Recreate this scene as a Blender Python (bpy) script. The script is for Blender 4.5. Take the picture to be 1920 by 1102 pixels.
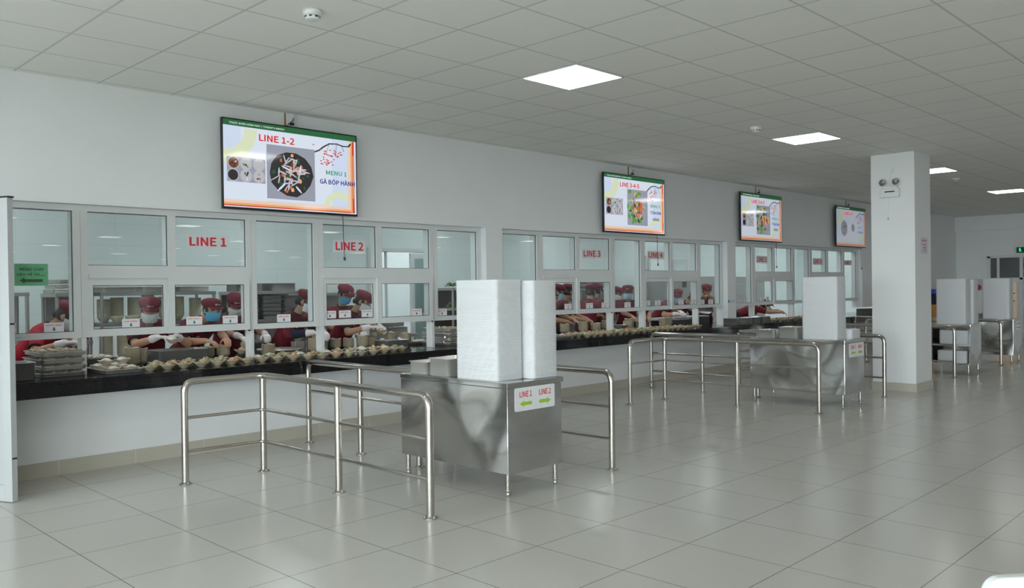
import bpy, bmesh, math, random
from math import sin, cos, pi, radians
from mathutils import Vector, Matrix, Euler
random.seed(7)
for o in list(bpy.data.objects):
    bpy.data.objects.remove(o)
SC = bpy.context.scene
COL = SC.collection

# ---------------------------------------------------------------- camera
CAM = Vector((0.0, -7.3692, 1.4441))
yaw, pit, rol = 0.7995, -0.0082, -0.0137
f_ = Vector((sin(yaw)*cos(pit), cos(yaw)*cos(pit), sin(pit)))
r_ = Vector((cos(yaw), -sin(yaw), 0)); u_ = r_.cross(f_)
rr = cos(rol)*r_ + sin(rol)*u_; uu = -sin(rol)*r_ + cos(rol)*u_
cd = bpy.data.cameras.new('camera'); cam = bpy.data.objects.new('camera', cd); COL.objects.link(cam)
M = Matrix((rr, uu, -f_)).transposed().to_4x4(); M.translation = CAM
cam.matrix_world = M
cd.sensor_width = 36.0; cd.sensor_fit = 'HORIZONTAL'
cd.lens = 1572.07/1920*36
cd.shift_x = (960-981.54)/1920; cd.shift_y = (553.585-551)/1920
cd.clip_start = 0.05; cd.clip_end = 200
cd.dof.use_dof = True; cd.dof.focus_distance = 9.5; cd.dof.aperture_fstop = 9.0
SC.camera = cam

# ---------------------------------------------------------------- view, world, daylight
SC.view_settings.view_transform = 'Standard'; SC.view_settings.look = 'None'
SC.view_settings.exposure = 0.42; SC.view_settings.gamma = 1.0
SC.view_settings.use_curve_mapping = False
SKY = 17.0
w = bpy.data.worlds.new('world'); SC.world = w; w.use_nodes = True
bg = w.node_tree.nodes['Background']
bg.inputs[0].default_value = (0.925, 0.955, 1.0, 1); bg.inputs[1].default_value = SKY
LAMP = 6.5          # ceiling panels
KLAMP = 12.0         # kitchen panels
H = 3.1886          # ceiling height
X0, X1, Y0, KY = -6.0, 24.3, -38.0, 4.5     # hall extents, kitchen back wall
SC.cycles.max_bounces = 8; SC.cycles.diffuse_bounces = 5; SC.cycles.glossy_bounces = 4
SC.cycles.transparent_max_bounces = 16; SC.cycles.sample_clamp_indirect = 4.0

# ---------------------------------------------------------------- materials
MATS = {}
def mat(name, col, rough=0.5, metal=0.0, emit=None, es=1.0, spec=0.5, fn=None):
    if name in MATS: return MATS[name]
    m = bpy.data.materials.new(name); m.use_nodes = True; MATS[name] = m
    nt = m.node_tree; b = nt.nodes['Principled BSDF']
    b.inputs['Base Color'].default_value = (*col, 1); b.inputs['Roughness'].default_value = rough
    b.inputs['Metallic'].default_value = metal; b.inputs['Specular IOR Level'].default_value = spec
    if emit: b.inputs['Emission Color'].default_value = (*emit, 1); b.inputs['Emission Strength'].default_value = es
    if fn: fn(nt, b)
    return m
def nd(nt, t, **kw):
    n = nt.nodes.new(t)
    for k, v in kw.items():
        if k.startswith('i_'):
            key = k[2:].replace('_', ' ')
            n.inputs[int(key) if key.isdigit() else key].default_value = v
        else: setattr(n, k, v)
    return n
def noise_col(c1, c2, scale, detail=2.0, lo=0.4, hi=0.6, bump=0.0, coord='Object', stretch=None, bscale=None):
    def fn(nt, b):
        tc = nd(nt, 'ShaderNodeTexCoord'); v = tc.outputs[coord]
        if stretch:
            mp = nd(nt, 'ShaderNodeMapping'); mp.inputs['Scale'].default_value = stretch
            nt.links.new(v, mp.inputs[0]); v = mp.outputs[0]
        n = nd(nt, 'ShaderNodeTexNoise', i_Scale=scale, i_Detail=detail); nt.links.new(v, n.inputs['Vector'])
        r = nd(nt, 'ShaderNodeValToRGB'); r.color_ramp.elements[0].position = lo; r.color_ramp.elements[1].position = hi
        r.color_ramp.elements[0].color = (*c1, 1); r.color_ramp.elements[1].color = (*c2, 1)
        nt.links.new(n.outputs[0], r.inputs[0]); nt.links.new(r.outputs[0], b.inputs['Base Color'])
        if bump:
            bn = nd(nt, 'ShaderNodeBump', i_Strength=bump, i_Distance=0.01); h = n.outputs[0]
            if bscale:
                n2 = nd(nt, 'ShaderNodeTexNoise', i_Scale=bscale, i_Detail=detail); nt.links.new(v, n2.inputs['Vector']); h = n2.outputs[0]
            nt.links.new(h, bn.inputs['Height']); nt.links.new(bn.outputs[0], b.inputs['Normal'])
    return fn
def tile_fn(axes, off, w, h, mortar, c1, c2, cm, rough=None, bump=0.3, rnoise=None, wave=0.0, smear=0.0):
    """regular grid of tiles in world metres; axes: which two world axes"""
    def fn(nt, b):
        g = nd(nt, 'ShaderNodeNewGeometry'); s = nd(nt, 'ShaderNodeSeparateXYZ'); c = nd(nt, 'ShaderNodeCombineXYZ')
        nt.links.new(g.outputs['Position'], s.inputs[0])
        for i, a in enumerate(axes):
            sub = nd(nt, 'ShaderNodeMath', operation='SUBTRACT'); sub.inputs[1].default_value = off[i] - 200*(w, h)[i]
            nt.links.new(s.outputs['XYZ'.index(a)], sub.inputs[0]); nt.links.new(sub.outputs[0], c.inputs[i])
        br = nd(nt, 'ShaderNodeTexBrick', offset=0.0, squash=1.0)
        br.inputs['Scale'].default_value = 1.0; br.inputs['Mortar Size'].default_value = mortar
        br.inputs['Mortar Smooth'].default_value = 0.1; br.inputs['Brick Width'].default_value = w; br.inputs['Row Height'].default_value = h
        br.inputs['Color1'].default_value = (*c1, 1); br.inputs['Color2'].default_value = (*c2, 1); br.inputs['Mortar'].default_value = (*cm, 1)
        nt.links.new(c.outputs[0], br.inputs['Vector']); nt.links.new(br.outputs['Color'], b.inputs['Base Color'])
        bn = nd(nt, 'ShaderNodeBump', i_Strength=bump, i_Distance=0.002, invert=True); nt.links.new(br.outputs['Fac'], bn.inputs['Height'])
        last = bn
        if wave:
            n3 = nd(nt, 'ShaderNodeTexNoise', i_Scale=1.6, i_Detail=1.0); nt.links.new(g.outputs['Position'], n3.inputs['Vector'])
            b3 = nd(nt, 'ShaderNodeBump', i_Strength=wave, i_Distance=0.02); nt.links.new(n3.outputs[0], b3.inputs['Height'])
            nt.links.new(bn.outputs[0], b3.inputs['Normal']); last = b3
        nt.links.new(last.outputs[0], b.inputs['Normal'])
        if rnoise:
            n = nd(nt, 'ShaderNodeTexNoise', i_Scale=1.5, i_Detail=1.0); nt.links.new(g.outputs['Position'], n.inputs['Vector'])
            mr = nd(nt, 'ShaderNodeMapRange'); mr.inputs['To Min'].default_value = rnoise[0]; mr.inputs['To Max'].default_value = rnoise[1]
            nt.links.new(n.outputs[0], mr.inputs[0]); nt.links.new(mr.outputs[0], b.inputs['Roughness'])
    return fn
def glass_mat(name, tint, rough=0.0):
    m = bpy.data.materials.new(name); m.use_nodes = True; nt = m.node_tree; nt.nodes.clear(); MATS[name] = m
    out = nd(nt, 'ShaderNodeOutputMaterial'); mix = nd(nt, 'ShaderNodeMixShader'); tr = nd(nt, 'ShaderNodeBsdfTransparent'); gl = nd(nt, 'ShaderNodeBsdfGlossy')
    tr.inputs[0].default_value = (*tint, 1); gl.inputs['Roughness'].default_value = rough; gl.inputs[0].default_value = (1, 1, 1, 1)
    fr = nd(nt, 'ShaderNodeFresnel', i_IOR=1.6); g = nd(nt, 'ShaderNodeNewGeometry')
    s = nd(nt, 'ShaderNodeMath', operation='SUBTRACT'); s.inputs[0].default_value = 1.0; nt.links.new(g.outputs['Backfacing'], s.inputs[1])
    mu = nd(nt, 'ShaderNodeMath', operation='MULTIPLY'); nt.links.new(fr.outputs[0], mu.inputs[0]); nt.links.new(s.outputs[0], mu.inputs[1])
    nt.links.new(mu.outputs[0], mix.inputs[0]); nt.links.new(tr.outputs[0], mix.inputs[1]); nt.links.new(gl.outputs[0], mix.inputs[2]); nt.links.new(mix.outputs[0], out.inputs[0])
    return m
WALL = mat('wall_paint', (0.74, 0.755, 0.76), 0.55, fn=noise_col((0.735, 0.75, 0.755), (0.75, 0.765, 0.77), 1.2))
FLOOR = mat('floor_tile', (0.5, 0.5, 0.48), 0.18, spec=0.5, fn=tile_fn('XY', (1.5997, -0.5439), 0.6, 0.6, 0.0022, (0.525, 0.515, 0.475), (0.54, 0.53, 0.49), (0.13, 0.12, 0.11), bump=0.4, rnoise=(0.19, 0.23), wave=0.04))
CEIL = mat('ceiling_tile', (0.72, 0.725, 0.70), 0.8, fn=tile_fn('XY', (1.9372, -0.0846), 0.60976, 0.60976, 0.0085, (0.84, 0.84, 0.815), (0.855, 0.855, 0.83), (0.60, 0.605, 0.585), bump=0.25))
KTILE = mat('kitchen_tile', (0.75, 0.83, 0.83), 0.2, fn=tile_fn('XZ', (0.1, 0.0), 0.6, 0.3, 0.002, (0.76, 0.85, 0.86), (0.77, 0.86, 0.87), (0.62, 0.70, 0.71), bump=0.2))
KTILE2 = mat('kitchen_tile_side', (0.75, 0.83, 0.83), 0.2, fn=tile_fn('YZ', (0.1, 0.0), 0.6, 0.3, 0.002, (0.76, 0.85, 0.86), (0.77, 0.86, 0.87), (0.62, 0.70, 0.71), bump=0.2))
SKIRT = mat('skirting_tile', (0.47, 0.44, 0.37), 0.25, fn=tile_fn('XZ', (1.5997, -0.3), 0.6, 0.8, 0.0022, (0.46, 0.43, 0.36), (0.48, 0.45, 0.38), (0.62, 0.6, 0.55), bump=0.2))
COLSK = mat('column_skirting', (0.47, 0.44, 0.38), 0.3)
ALU = mat('white_aluminium', (0.66, 0.68, 0.68), 0.35, fn=noise_col((0.65, 0.67, 0.67), (0.67, 0.69, 0.69), 3))
SEAL = mat('black_seal', (0.02, 0.02, 0.022), 0.5)
GRAN = mat('black_granite', (0.006, 0.006, 0.007), 0.08, spec=.3, fn=noise_col((0.006, 0.006, 0.007), (0.02, 0.02, 0.022), 220, 3, 0.5, 0.75))
def brushed(stretch, s, b1=0.05, wob=0.0, wsc=1.7):
    def fn(nt, b):
        tc = nd(nt, 'ShaderNodeTexCoord'); mp = nd(nt, 'ShaderNodeMapping'); mp.inputs['Scale'].default_value = stretch
        nt.links.new(tc.outputs['Object'], mp.inputs[0])
        n = nd(nt, 'ShaderNodeTexNoise', i_Scale=s, i_Detail=3.0); nt.links.new(mp.outputs[0], n.inputs['Vector'])
        mr = nd(nt, 'ShaderNodeMapRange'); mr.inputs['To Min'].default_value = b.inputs['Roughness'].default_value-0.06; mr.inputs['To Max'].default_value = b.inputs['Roughness'].default_value+0.08
        nt.links.new(n.outputs[0], mr.inputs[0]); nt.links.new(mr.outputs[0], b.inputs['Roughness'])
        if wob:
            n2 = nd(nt, 'ShaderNodeTexNoise', i_Scale=wsc, i_Detail=0.5); nt.links.new(tc.outputs['Object'], n2.inputs['Vector'])
            bn = nd(nt, 'ShaderNodeBump', i_Strength=1.0, i_Distance=wob); nt.links.new(n2.outputs[0], bn.inputs['Height']); nt.links.new(bn.outputs[0], b.inputs['Normal'])
    return fn
STEEL = mat('stainless_steel', (0.74, 0.73, 0.70), 0.34, 0.8, fn=brushed((1, 1, 30), 12))
TUBE = mat('polished_tube_steel', (0.52, 0.49, 0.45), 0.17, 1.0)
SHEET = mat('sheet_steel', (0.55, 0.55, 0.54), 0.15, 1.0, fn=brushed((1, 1, 12), 9, wob=0.22, wsc=1.25))
KSTEEL = mat('kitchen_steel', (0.42, 0.42, 0.41), 0.42, 0.8, fn=brushed((1, 1, 20), 9))
TRAYM = mat('white_melamine', (0.90, 0.91, 0.92), 0.35)
BEIGE = mat('beige_melamine', (0.56, 0.49, 0.36), 0.35, fn=noise_col((0.42, 0.36, 0.255), (0.50, 0.435, 0.32), 9))
CREAM = mat('cream_melamine', (0.62, 0.57, 0.42), 0.35)
BLACK = mat('black_plastic', (0.012, 0.012, 0.013), 0.3)
WHITE = mat('white_plastic', (0.72, 0.74, 0.75), 0.35)
PAPER = mat('white_paper', (0.78, 0.76, 0.80), 0.6)
PAPER2 = mat('laminated_paper', (0.66, 0.69, 0.71), 0.3)
GREENP = mat('green_paper', (0.16, 0.50, 0.27), 0.5)
REDINK = mat('red_ink', (0.62, 0.035, 0.05), 0.5)
GREENINK = mat('green_ink', (0.02, 0.22, 0.10), 0.5)
LIMEINK = mat('lime_ink', (0.33, 0.50, 0.04), 0.5)
DARKINK = mat('dark_ink', (0.015, 0.05, 0.03), 0.5)
MAROON = mat('maroon_polo_cloth', (0.20, 0.006, 0.022), 0.8, fn=noise_col((0.105, 0.0035, 0.012), (0.15, 0.005, 0.018), 14, bump=0.3))
REDCL = mat('red_polo_cloth', (0.50, 0.012, 0.035), 0.8, fn=noise_col((0.36, 0.008, 0.025), (0.46, 0.012, 0.035), 14, bump=0.3))
CAPM = mat('maroon_cap_cloth', (0.25, 0.008, 0.035), 0.8, fn=noise_col((0.125, 0.004, 0.018), (0.17, 0.006, 0.025), 18, bump=0.3))
DCLOTH = mat('black_cloth', (0.015, 0.015, 0.02), 0.85)
NAVY = mat('navy_cloth', (0.012, 0.018, 0.04), 0.85)
SKIN = mat('skin', (0.45, 0.245, 0.155), 0.55)
HAIR = mat('black_hair', (0.012, 0.01, 0.01), 0.5)
EYE = mat('dark_eye', (0.02, 0.012, 0.01), 0.3)
MASKW = mat('white_mask', (0.72, 0.73, 0.74), 0.8)
MASKB = mat('blue_mask', (0.10, 0.42, 0.72), 0.8)
MASKL = mat('pale_blue_mask', (0.42, 0.62, 0.76), 0.8)
GLOVE = mat('clear_glove', (0.72, 0.68, 0.68), 0.35)
LEAF = mat('leaf_green', (0.12, 0.24, 0.05), 0.6, fn=noise_col((0.05, 0.14, 0.03), (0.35, 0.42, 0.16), 12))
FOODS = [mat('food_mixed', (0.6, 0.4, 0.2), 0.5, fn=noise_col((0.22, 0.12, 0.05), (0.72, 0.62, 0.42), 32, 3, 0.42, 0.56, bump=0.6)),
         mat('food_rice', (0.7, 0.7, 0.64), 0.6, fn=noise_col((0.62, 0.60, 0.52), (0.80, 0.79, 0.74), 60, 2, bump=0.5)),
         mat('food_greens', (0.3, 0.35, 0.12), 0.5, fn=noise_col((0.13, 0.17, 0.05), (0.62, 0.58, 0.38), 36, 3, 0.42, 0.58, bump=0.6)),
         mat('food_orange', (0.7, 0.3, 0.08), 0.5, fn=noise_col((0.60, 0.20, 0.04), (0.72, 0.62, 0.45), 34, 3, 0.45, 0.58, bump=0.6)),
         mat('food_broth', (0.5, 0.42, 0.25), 0.12, fn=noise_col((0.42, 0.33, 0.18), (0.58, 0.52, 0.36), 10))]
PANEL = mat('lit_diffuser', (0.9, 0.9, 0.9), 0.5, emit=(1.0, 0.985, 0.97), es=LAMP)
KPANEL = mat('kitchen_diffuser', (0.9, 0.9, 0.9), 0.5, emit=(0.97, 1.0, 1.0), es=KLAMP)
GLASS = glass_mat('window_glass', (0.93, 0.965, 0.96))
CLEAR = glass_mat('clear_glass', (0.93, 0.95, 0.95))

# ---------------------------------------------------------------- mesh building
class MB:
    def __init__(s): s.v = []; s.f = []; s.m = []; s.sm = []
    def add(s, vs, fs, mi=0, smooth=False):
        k = len(s.v); s.v += [tuple(v) for v in vs]
        for f in fs: s.f.append([i+k for i in f]); s.m.append(mi); s.sm.append(smooth)
        return s
    def box(s, x0, x1, y0, y1, z0, z1, mi=0, mt=None):
        vs = [(x, y, z) for z in (z0, z1) for y in (y0, y1) for x in (x0, x1)]
        if mt: vs = [mt @ Vector(v) for v in vs]
        return s.add(vs, [(0, 2, 3, 1), (4, 5, 7, 6), (0, 1, 5, 4), (2, 6, 7, 3), (0, 4, 6, 2), (1, 3, 7, 5)], mi)
    def tube(s, pts, r, n=12, mi=0, caps=True, rs=None):
        pts = [Vector(p) for p in pts]; k = len(pts); rings = []; ref = None
        for i, p in enumerate(pts):
            t = (pts[min(i+1, k-1)]-pts[max(i-1, 0)]).normalized()
            if ref is None: ref = Vector((0, 0, 1)) if abs(t.z) < 0.9 else Vector((1, 0, 0))
            a = (ref - t*ref.dot(t)).normalized(); ref = a; b = t.cross(a)
            q = rs[i] if rs else r
            rings.append([p + q*(cos(2*pi*j/n)*a+sin(2*pi*j/n)*b) for j in range(n)])
        vs = [v for rg in rings for v in rg]; fs = []
        for i in range(k-1):
            for j in range(n): fs.append((i*n+j, i*n+(j+1) % n, (i+1)*n+(j+1) % n, (i+1)*n+j))
        s.add(vs, fs, mi, True)
        if caps: s.add(rings[0], [tuple(range(n))[::-1]], mi); s.add(rings[-1], [tuple(range(n))], mi)
        return s
    def lathe(s, prof, n=24, c=(0, 0, 0), mi=0, fn=None, smooth=True, close=False):
        """prof: list of (r,z); fn(theta,r,z)->(r,z)"""
        vs = []; fs = []; k = len(prof)
        for (r, z) in prof:
            for j in range(n):
                t = 2*pi*j/n; a, b = (fn(t, r, z) if fn else (r, z)); vs.append((c[0]+a*cos(t), c[1]+a*sin(t), c[2]+b))
        for i in range(k-1):
            for j in range(n): fs.append((i*n+j, i*n+(j+1) % n, (i+1)*n+(j+1) % n, (i+1)*n+j))
        if prof[0][0] > 1e-6: fs.append(tuple(range(n))[::-1])
        if prof[-1][0] > 1e-6 : fs.append(tuple(range((k-1)*n, k*n)))
        return s.add(vs, fs, mi, smooth)
    def ell(s, c, r, ax=None, n=16, k=10, mi=0, cut=None):
        """ellipsoid; ax: 3x3 axes matrix columns"""
        c = Vector(c); vs = []; fs = []
        A = ax or Matrix.Identity(3)
        for i in range(k+1):
            ph = pi*i/k
            for j in range(n):
                t = 2*pi*j/n; p = Vector((r[0]*sin(ph)*cos(t), r[1]*sin(ph)*sin(t), -r[2]*cos(ph)))
                if cut is not None: p.z = max(p.z, cut)
                vs.append(c + A @ p)
        for i in range(k):
            for j in range(n): fs.append((i*n+j, i*n+(j+1) % n, (i+1)*n+(j+1) % n, (i+1)*n+j))
        return s.add(vs, fs, mi, True)
    def capsule(s, a, b, ra, rb, n=12, mi=0):
        a = Vector(a); b = Vector(b); d = (b-a); L = d.length; d = d/L if L > 1e-6 else Vector((0, 0, 1))
        pts = []; rs = []
        for q in (1.0, 0.92, 0.7, 0.38, 0.0): pts.append(a-d*ra*q); rs.append(ra*math.sqrt(max(0.0004, 1-q*q)))
        for q in (0.0, 0.38, 0.7, 0.92, 1.0): pts.append(b+d*rb*q); rs.append(rb*math.sqrt(max(0.0004, 1-q*q)))
        return s.tube(pts, 0, n, mi, True, rs)
    def prism(s, poly, d, mi=0):
        """poly: 3D points of a planar face, extruded by vector d"""
        n = len(poly); d = Vector(d); vs = [Vector(p) for p in poly]+[Vector(p)+d for p in poly]
        fs = [tuple(range(n))[::-1], tuple(range(n, 2*n))]+[(i, (i+1) % n, n+(i+1) % n, n+i) for i in range(n)]
        return s.add(vs, fs, mi)
    def loft(s, rings, mi=0):
        n = len(rings[0]); vs = [v for r in rings for v in r]; fs = []
        for i in range(len(rings)-1):
            for j in range(n): fs.append((i*n+j, i*n+(j+1) % n, (i+1)*n+(j+1) % n, (i+1)*n+j))
        fs.append(tuple(range(n))[::-1]); fs.append(tuple(range(len(vs)-n, len(vs))))
        return s.add(vs, fs, mi, True)
    def build(s, name, mats, parent=None, bevel=0.0, loc=None, fix=True):
        me = bpy.data.meshes.new(name); me.from_pydata(s.v, [], s.f)
        for m in (mats if isinstance(mats, (list, tuple)) else [mats]): me.materials.append(m)
        me.polygons.foreach_set('material_index', s.m); me.polygons.foreach_set('use_smooth', s.sm); me.update()
        if fix:
            bm = bmesh.new(); bm.from_mesh(me); bmesh.ops.recalc_face_normals(bm, faces=bm.faces); bm.to_mesh(me); bm.free()
        o = bpy.data.objects.new(name, me); COL.objects.link(o)
        if parent: o.parent = parent
        if loc: o.location = loc
        if bevel:
            b = o.modifiers.new('bevel', 'BEVEL'); b.width = bevel; b.segments = 2; b.limit_method = 'ANGLE'; b.angle_limit = radians(50)
        return o
def bake(o):
    dg = bpy.context.evaluated_depsgraph_get(); dg.update()
    me = bpy.data.meshes.new_from_object(o.evaluated_get(dg)); o.modifiers.clear(); o.data = me
def tag(o, label, cat, group=None, kind=None):
    o['label'] = label; o['category'] = cat
    if group: o['group'] = group
    if kind: o['kind'] = kind
    return o
def struct(o): o['kind'] = 'structure'; return o
def thing(name, label, cat, loc=(0, 0, 0), rz=0.0, group=None):
    o = bpy.data.objects.new(name, None); COL.objects.link(o); o.location = loc; o.rotation_euler = (0, 0, rz)
    o.empty_display_size = 0.1
    return tag(o, label, cat, group)
def kids(o): return [c for c in COL.objects if c.parent == o]
KID = {}
def copy_tree(o, loc=None, rz=None, label=None, group=None, parent=None):
    c = o.copy(); COL.objects.link(c)
    if parent is not None: c.parent = parent
    if loc is not None: c.location = loc
    if rz is not None: c.rotation_euler = (0, 0, rz)
    if label: c['label'] = label
    if group: c['group'] = group
    if o.name not in KID: KID[o.name] = kids(o)
    for ch in KID[o.name]: copy_tree(ch, parent=c)
    return c
FONT = None
try: FONT = bpy.data.fonts.load(bpy.utils.resource_path('LOCAL')+'/datafiles/fonts/Noto Sans CJK Regular.woff2')
except Exception: FONT = None
def lettering(txt, width, height, m, parent, at, name='lettering', face='-Y', bold=0.012, depth=0.0006, align='C', shear=0.0, emb=None):
    """real lettering fitted into width x height (cap height), centred at the point, raised by depth"""
    cu = bpy.data.curves.new(name, 'FONT'); cu.body = txt
    if FONT: cu.font = FONT
    cu.body = txt; cu.size = 1.0; cu.resolution_u = 2; cu.shear = shear
    t = bpy.data.objects.new(name, cu); COL.objects.link(t); bpy.context.view_layer.update()
    dg = bpy.context.evaluated_depsgraph_get(); me = bpy.data.meshes.new_from_object(t.evaluated_get(dg))
    bpy.data.objects.remove(t)
    xs = [v.co.x for v in me.vertices]; ys = [v.co.y for v in me.vertices]
    x0, x1, y0, y1 = min(xs), max(xs), min(ys), max(ys); sx = width/(x1-x0); sy = height/(y1-y0)
    bb = bold*.5; nv = len(me.vertices); V = []; F = []; sx = width/(x1-x0+2*bb); sy = height/(y1-y0+2*bb)
    for k, (ox, oy) in enumerate(((-bb, 0), (bb, 0), (0, bb), (0, -bb), (0, 0))):
        for v in me.vertices:
            a = (v.co.x+ox-(x0+x1)/2)*sx; b = (v.co.y+oy-(y0+y1)/2)*sy; e_ = k*2e-6
            if face == '-Y': V.append((at[0]+a, at[1]-e_, at[2]+b))
            else: V.append((at[0]-e_, at[1]-a, at[2]+b))     # face -X
        F += [[i+k*nv for i in q.vertices] for q in me.polygons]
    m2 = bpy.data.meshes.new(name); m2.from_pydata(V, [], F); m2.materials.append(m); m2.update()
    o = bpy.data.objects.new(name, m2); COL.objects.link(o); o.parent = parent
    sd = o.modifiers.new('thick', 'SOLIDIFY'); sd.thickness = depth; sd.offset = 0
    return o

# ================================================================ ROOM SHELL
struct(MB().box(X0, X1+3, Y0, 0.0, -0.1, 0).box(X0, X1, 0.0, KY+.2, -0.1, -0.001).build('floor', FLOOR))
struct(MB().box(X0, X1+.2, Y0, 0.0, H, H+0.1).build('ceiling', CEIL))
struct(MB().box(X0, X1+.2, 0.22, KY+.2, H, H+0.1).build('ceiling_kitchen', WALL))
# serving wall with its openings, piers and the low hatch at the far end
TH = 0.22; HD = 2.185; SILL = 0.7495; PT = 0.7805
m = MB()
m.box(X0, X1, 0, TH, HD, H+.1)                       # above the openings
m.box(X0, 18.07, 0, TH, 0, SILL)                   # below the counter
for a, b in ((X0, 1.66), (6.945, 7.22), (12.51, 12.78)): m.box(a, b, 0, TH, PT, HD)
m.box(18.07, X1, 0, TH, 0.94, HD); m.box(18.07, X1, 0, TH, 0, SILL); m.box(22.0, X1, 0, TH, SILL, .94)
struct(m.build('wall_left', WALL))
struct(MB().box(X0, X1, -0.012, -0.0005, 0, 0.118).build('baseboard_left', SKIRT))
# kitchen walls with doorways
m = MB()
D = [(8.45, 9.85, 2.12), (16.45, 17.35, 2.12)]
x = X0
for a, b, h in D: m.box(x, a, KY, KY+.15, 0, H); m.box(a, b, KY, KY+.15, h, H); x = b
m.box(x, X1, KY, KY+.15, 0, H)
struct(m.build('wall_kitchen', KTILE))
struct(MB().box(X0-.1, X0, TH, KY, 0, H).build('wall_kitchen_side', KTILE2))
struct(MB().box(X1, X1+.1, TH, KY, 0, H).build('wall_kitchen_end', KTILE2))
struct(MB().box(7.5, 19, 6.2, 6.3, 0, H).box(7.5, 19, KY+.15, 6.2, H, H+.1).box(7.5, 19, KY+.15, 6.2, -.1, -.001).box(7.4, 7.5, KY+.15, 6.2, 0, H).box(19, 19.1, KY+.15, 6.2, 0, H).build('wall_passage', WALL))
# far wall with the double door
m = MB(); dy0, dy1, dh = -0.76, -2.62, 2.14
m.box(X1, X1+.2, dy0, 0.0, 0, H); m.box(X1, X1+.2, dy1, dy0, dh, H)
FW = []; y = dy1
m.box(X1, X1+.2, Y0, y, 0, H)
m.box(X1-.1, X1, Y0, 0, 2.80, H)
struct(m.build('wall_far', WALL))
struct(MB().box(X1-.012, X1, dy0, -0.012, 0, .118).box(X1-.012, X1, Y0, dy1, 0, .118).build('baseboard_far', COLSK))
PEACH = mat('orange_light_wall', (0.72, 0.55, 0.38), 0.7)  # orange light beyond the far door, put into the wall colour
struct(MB().box(X1+2.4, X1+2.5, -5, 1.5, 0, H).box(X1+.2, X1+2.4, 1.4, 1.5, 0, H).box(X1+.2, X1+2.4, -5.1, -5, 0, H).box(X1+.2, X1+2.5, -5, 1.5, H, H+.1).build('wall_lobby', PEACH))
# daylight walls: long window bands, sky behind them
def window_wall(axis, pos, t, a, b, z0, z1, step, name, pane_z=None):
    """axis X: wall at x=pos spanning y a..b"""
    m = MB(); fr = MB(); gl = MB(); n = int((b-a)/step); pier = .7
    def bx(mm, u0, u1, w0, w1, c0, c1):
        if axis == 'X': mm.box(w0, w1, u0, u1, c0, c1)
        else: mm.box(u0, u1, w0, w1, c0, c1)
    bx(m, a, b, pos, pos+t, 0, z0); bx(m, a, b, pos, pos+t, z1, H)
    wins = []
    for i in range(n+1):
        u0 = a+i*step-(pier/2 if i else 0); u1 = min(b, a+i*step+pier/2)
        if i == n: u0, u1 = a+i*step-pier/2, b
        bx(m, u0, u1, pos, pos+t, z0, z1)
        if i < n: wins.append((a+i*step+pier/2, a+(i+1)*step-pier/2))
    struct(m.build(name, WALL))
    return wins
W1 = window_wall('X', X0-.2, .2, -26.0, -.6, 0.7, 2.85, 4.05, 'wall_near')
struct(MB().box(X0-.2, X0, -.6, 0, 0, H).box(X0-.2, X0, Y0, -26.0, 0, H).build('wall_near_corner', WALL))
struct(MB().box(X0, X1, Y0-.2, Y0, 0, H).build('wall_right', WALL))
wn = 4
def big_window(k, axis, pos, a, b, z0, z1):
    e = bpy.data.objects.new('window_%d' % k, None); COL.objects.link(e); struct(e)
    fr = MB(); gl = MB()
    def bx(mm, u0, u1, w0, w1, c0, c1):
        mm.box(w0, w1, u0, u1, c0, c1)
    if axis == 'F': pos += .2
    p0, p1 = pos-.13, pos-.07
    bx(fr, a, b, p0, p1, z0, z0+.06); bx(fr, a, b, p0, p1, z1-.06, z1)
    for i in range(5):
        u = a+(b-a)*i/4; bx(fr, max(a, u-.03), min(b, u+.03), p0, p1, z0+.06, z1-.06)
    bx(gl, a+.03, b-.03, pos-.104, pos-.098, z0+.06, z1-.06)
    fr.build('window_frame', ALU, e); gl.build('glass_pane', GLASS, e)
    l = bpy.data.lights.new('daylight_portal', 'AREA'); l.shape = 'RECTANGLE'; l.size = b-a; l.size_y = z1-z0; l.cycles.is_portal = True
    lo = bpy.data.objects.new('daylight_portal', l); COL.objects.link(lo)
    l.size, l.size_y = z1-z0, b-a; lo.location = (pos-.02 if axis == 'X' else X1+.02, (a+b)/2, (z0+z1)/2); lo.rotation_euler = (0, -pi/2 if axis == 'X' else pi/2, 0)
for a, b in W1: big_window(wn, 'X', X0, a, b, .7, 2.85); wn += 1
for a, b in FW: big_window(wn, 'F', X1, a, b, .9, 2.35); wn += 1
# ground outside, so that the windows look onto something
struct(MB().box(-60, 60, -90, 30, -.4, -.3).build('ground_outside', mat('outside_ground', (0.45, 0.45, 0.42), .9)))

# column
struct(MB().box(11.555, 12.15, -3.36, -2.79, 0.0, H).build('column', WALL))
struct(MB().box(11.543, 12.162, -3.372, -2.778, 0.0, 0.112).build('trim_1', COLSK))

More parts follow.
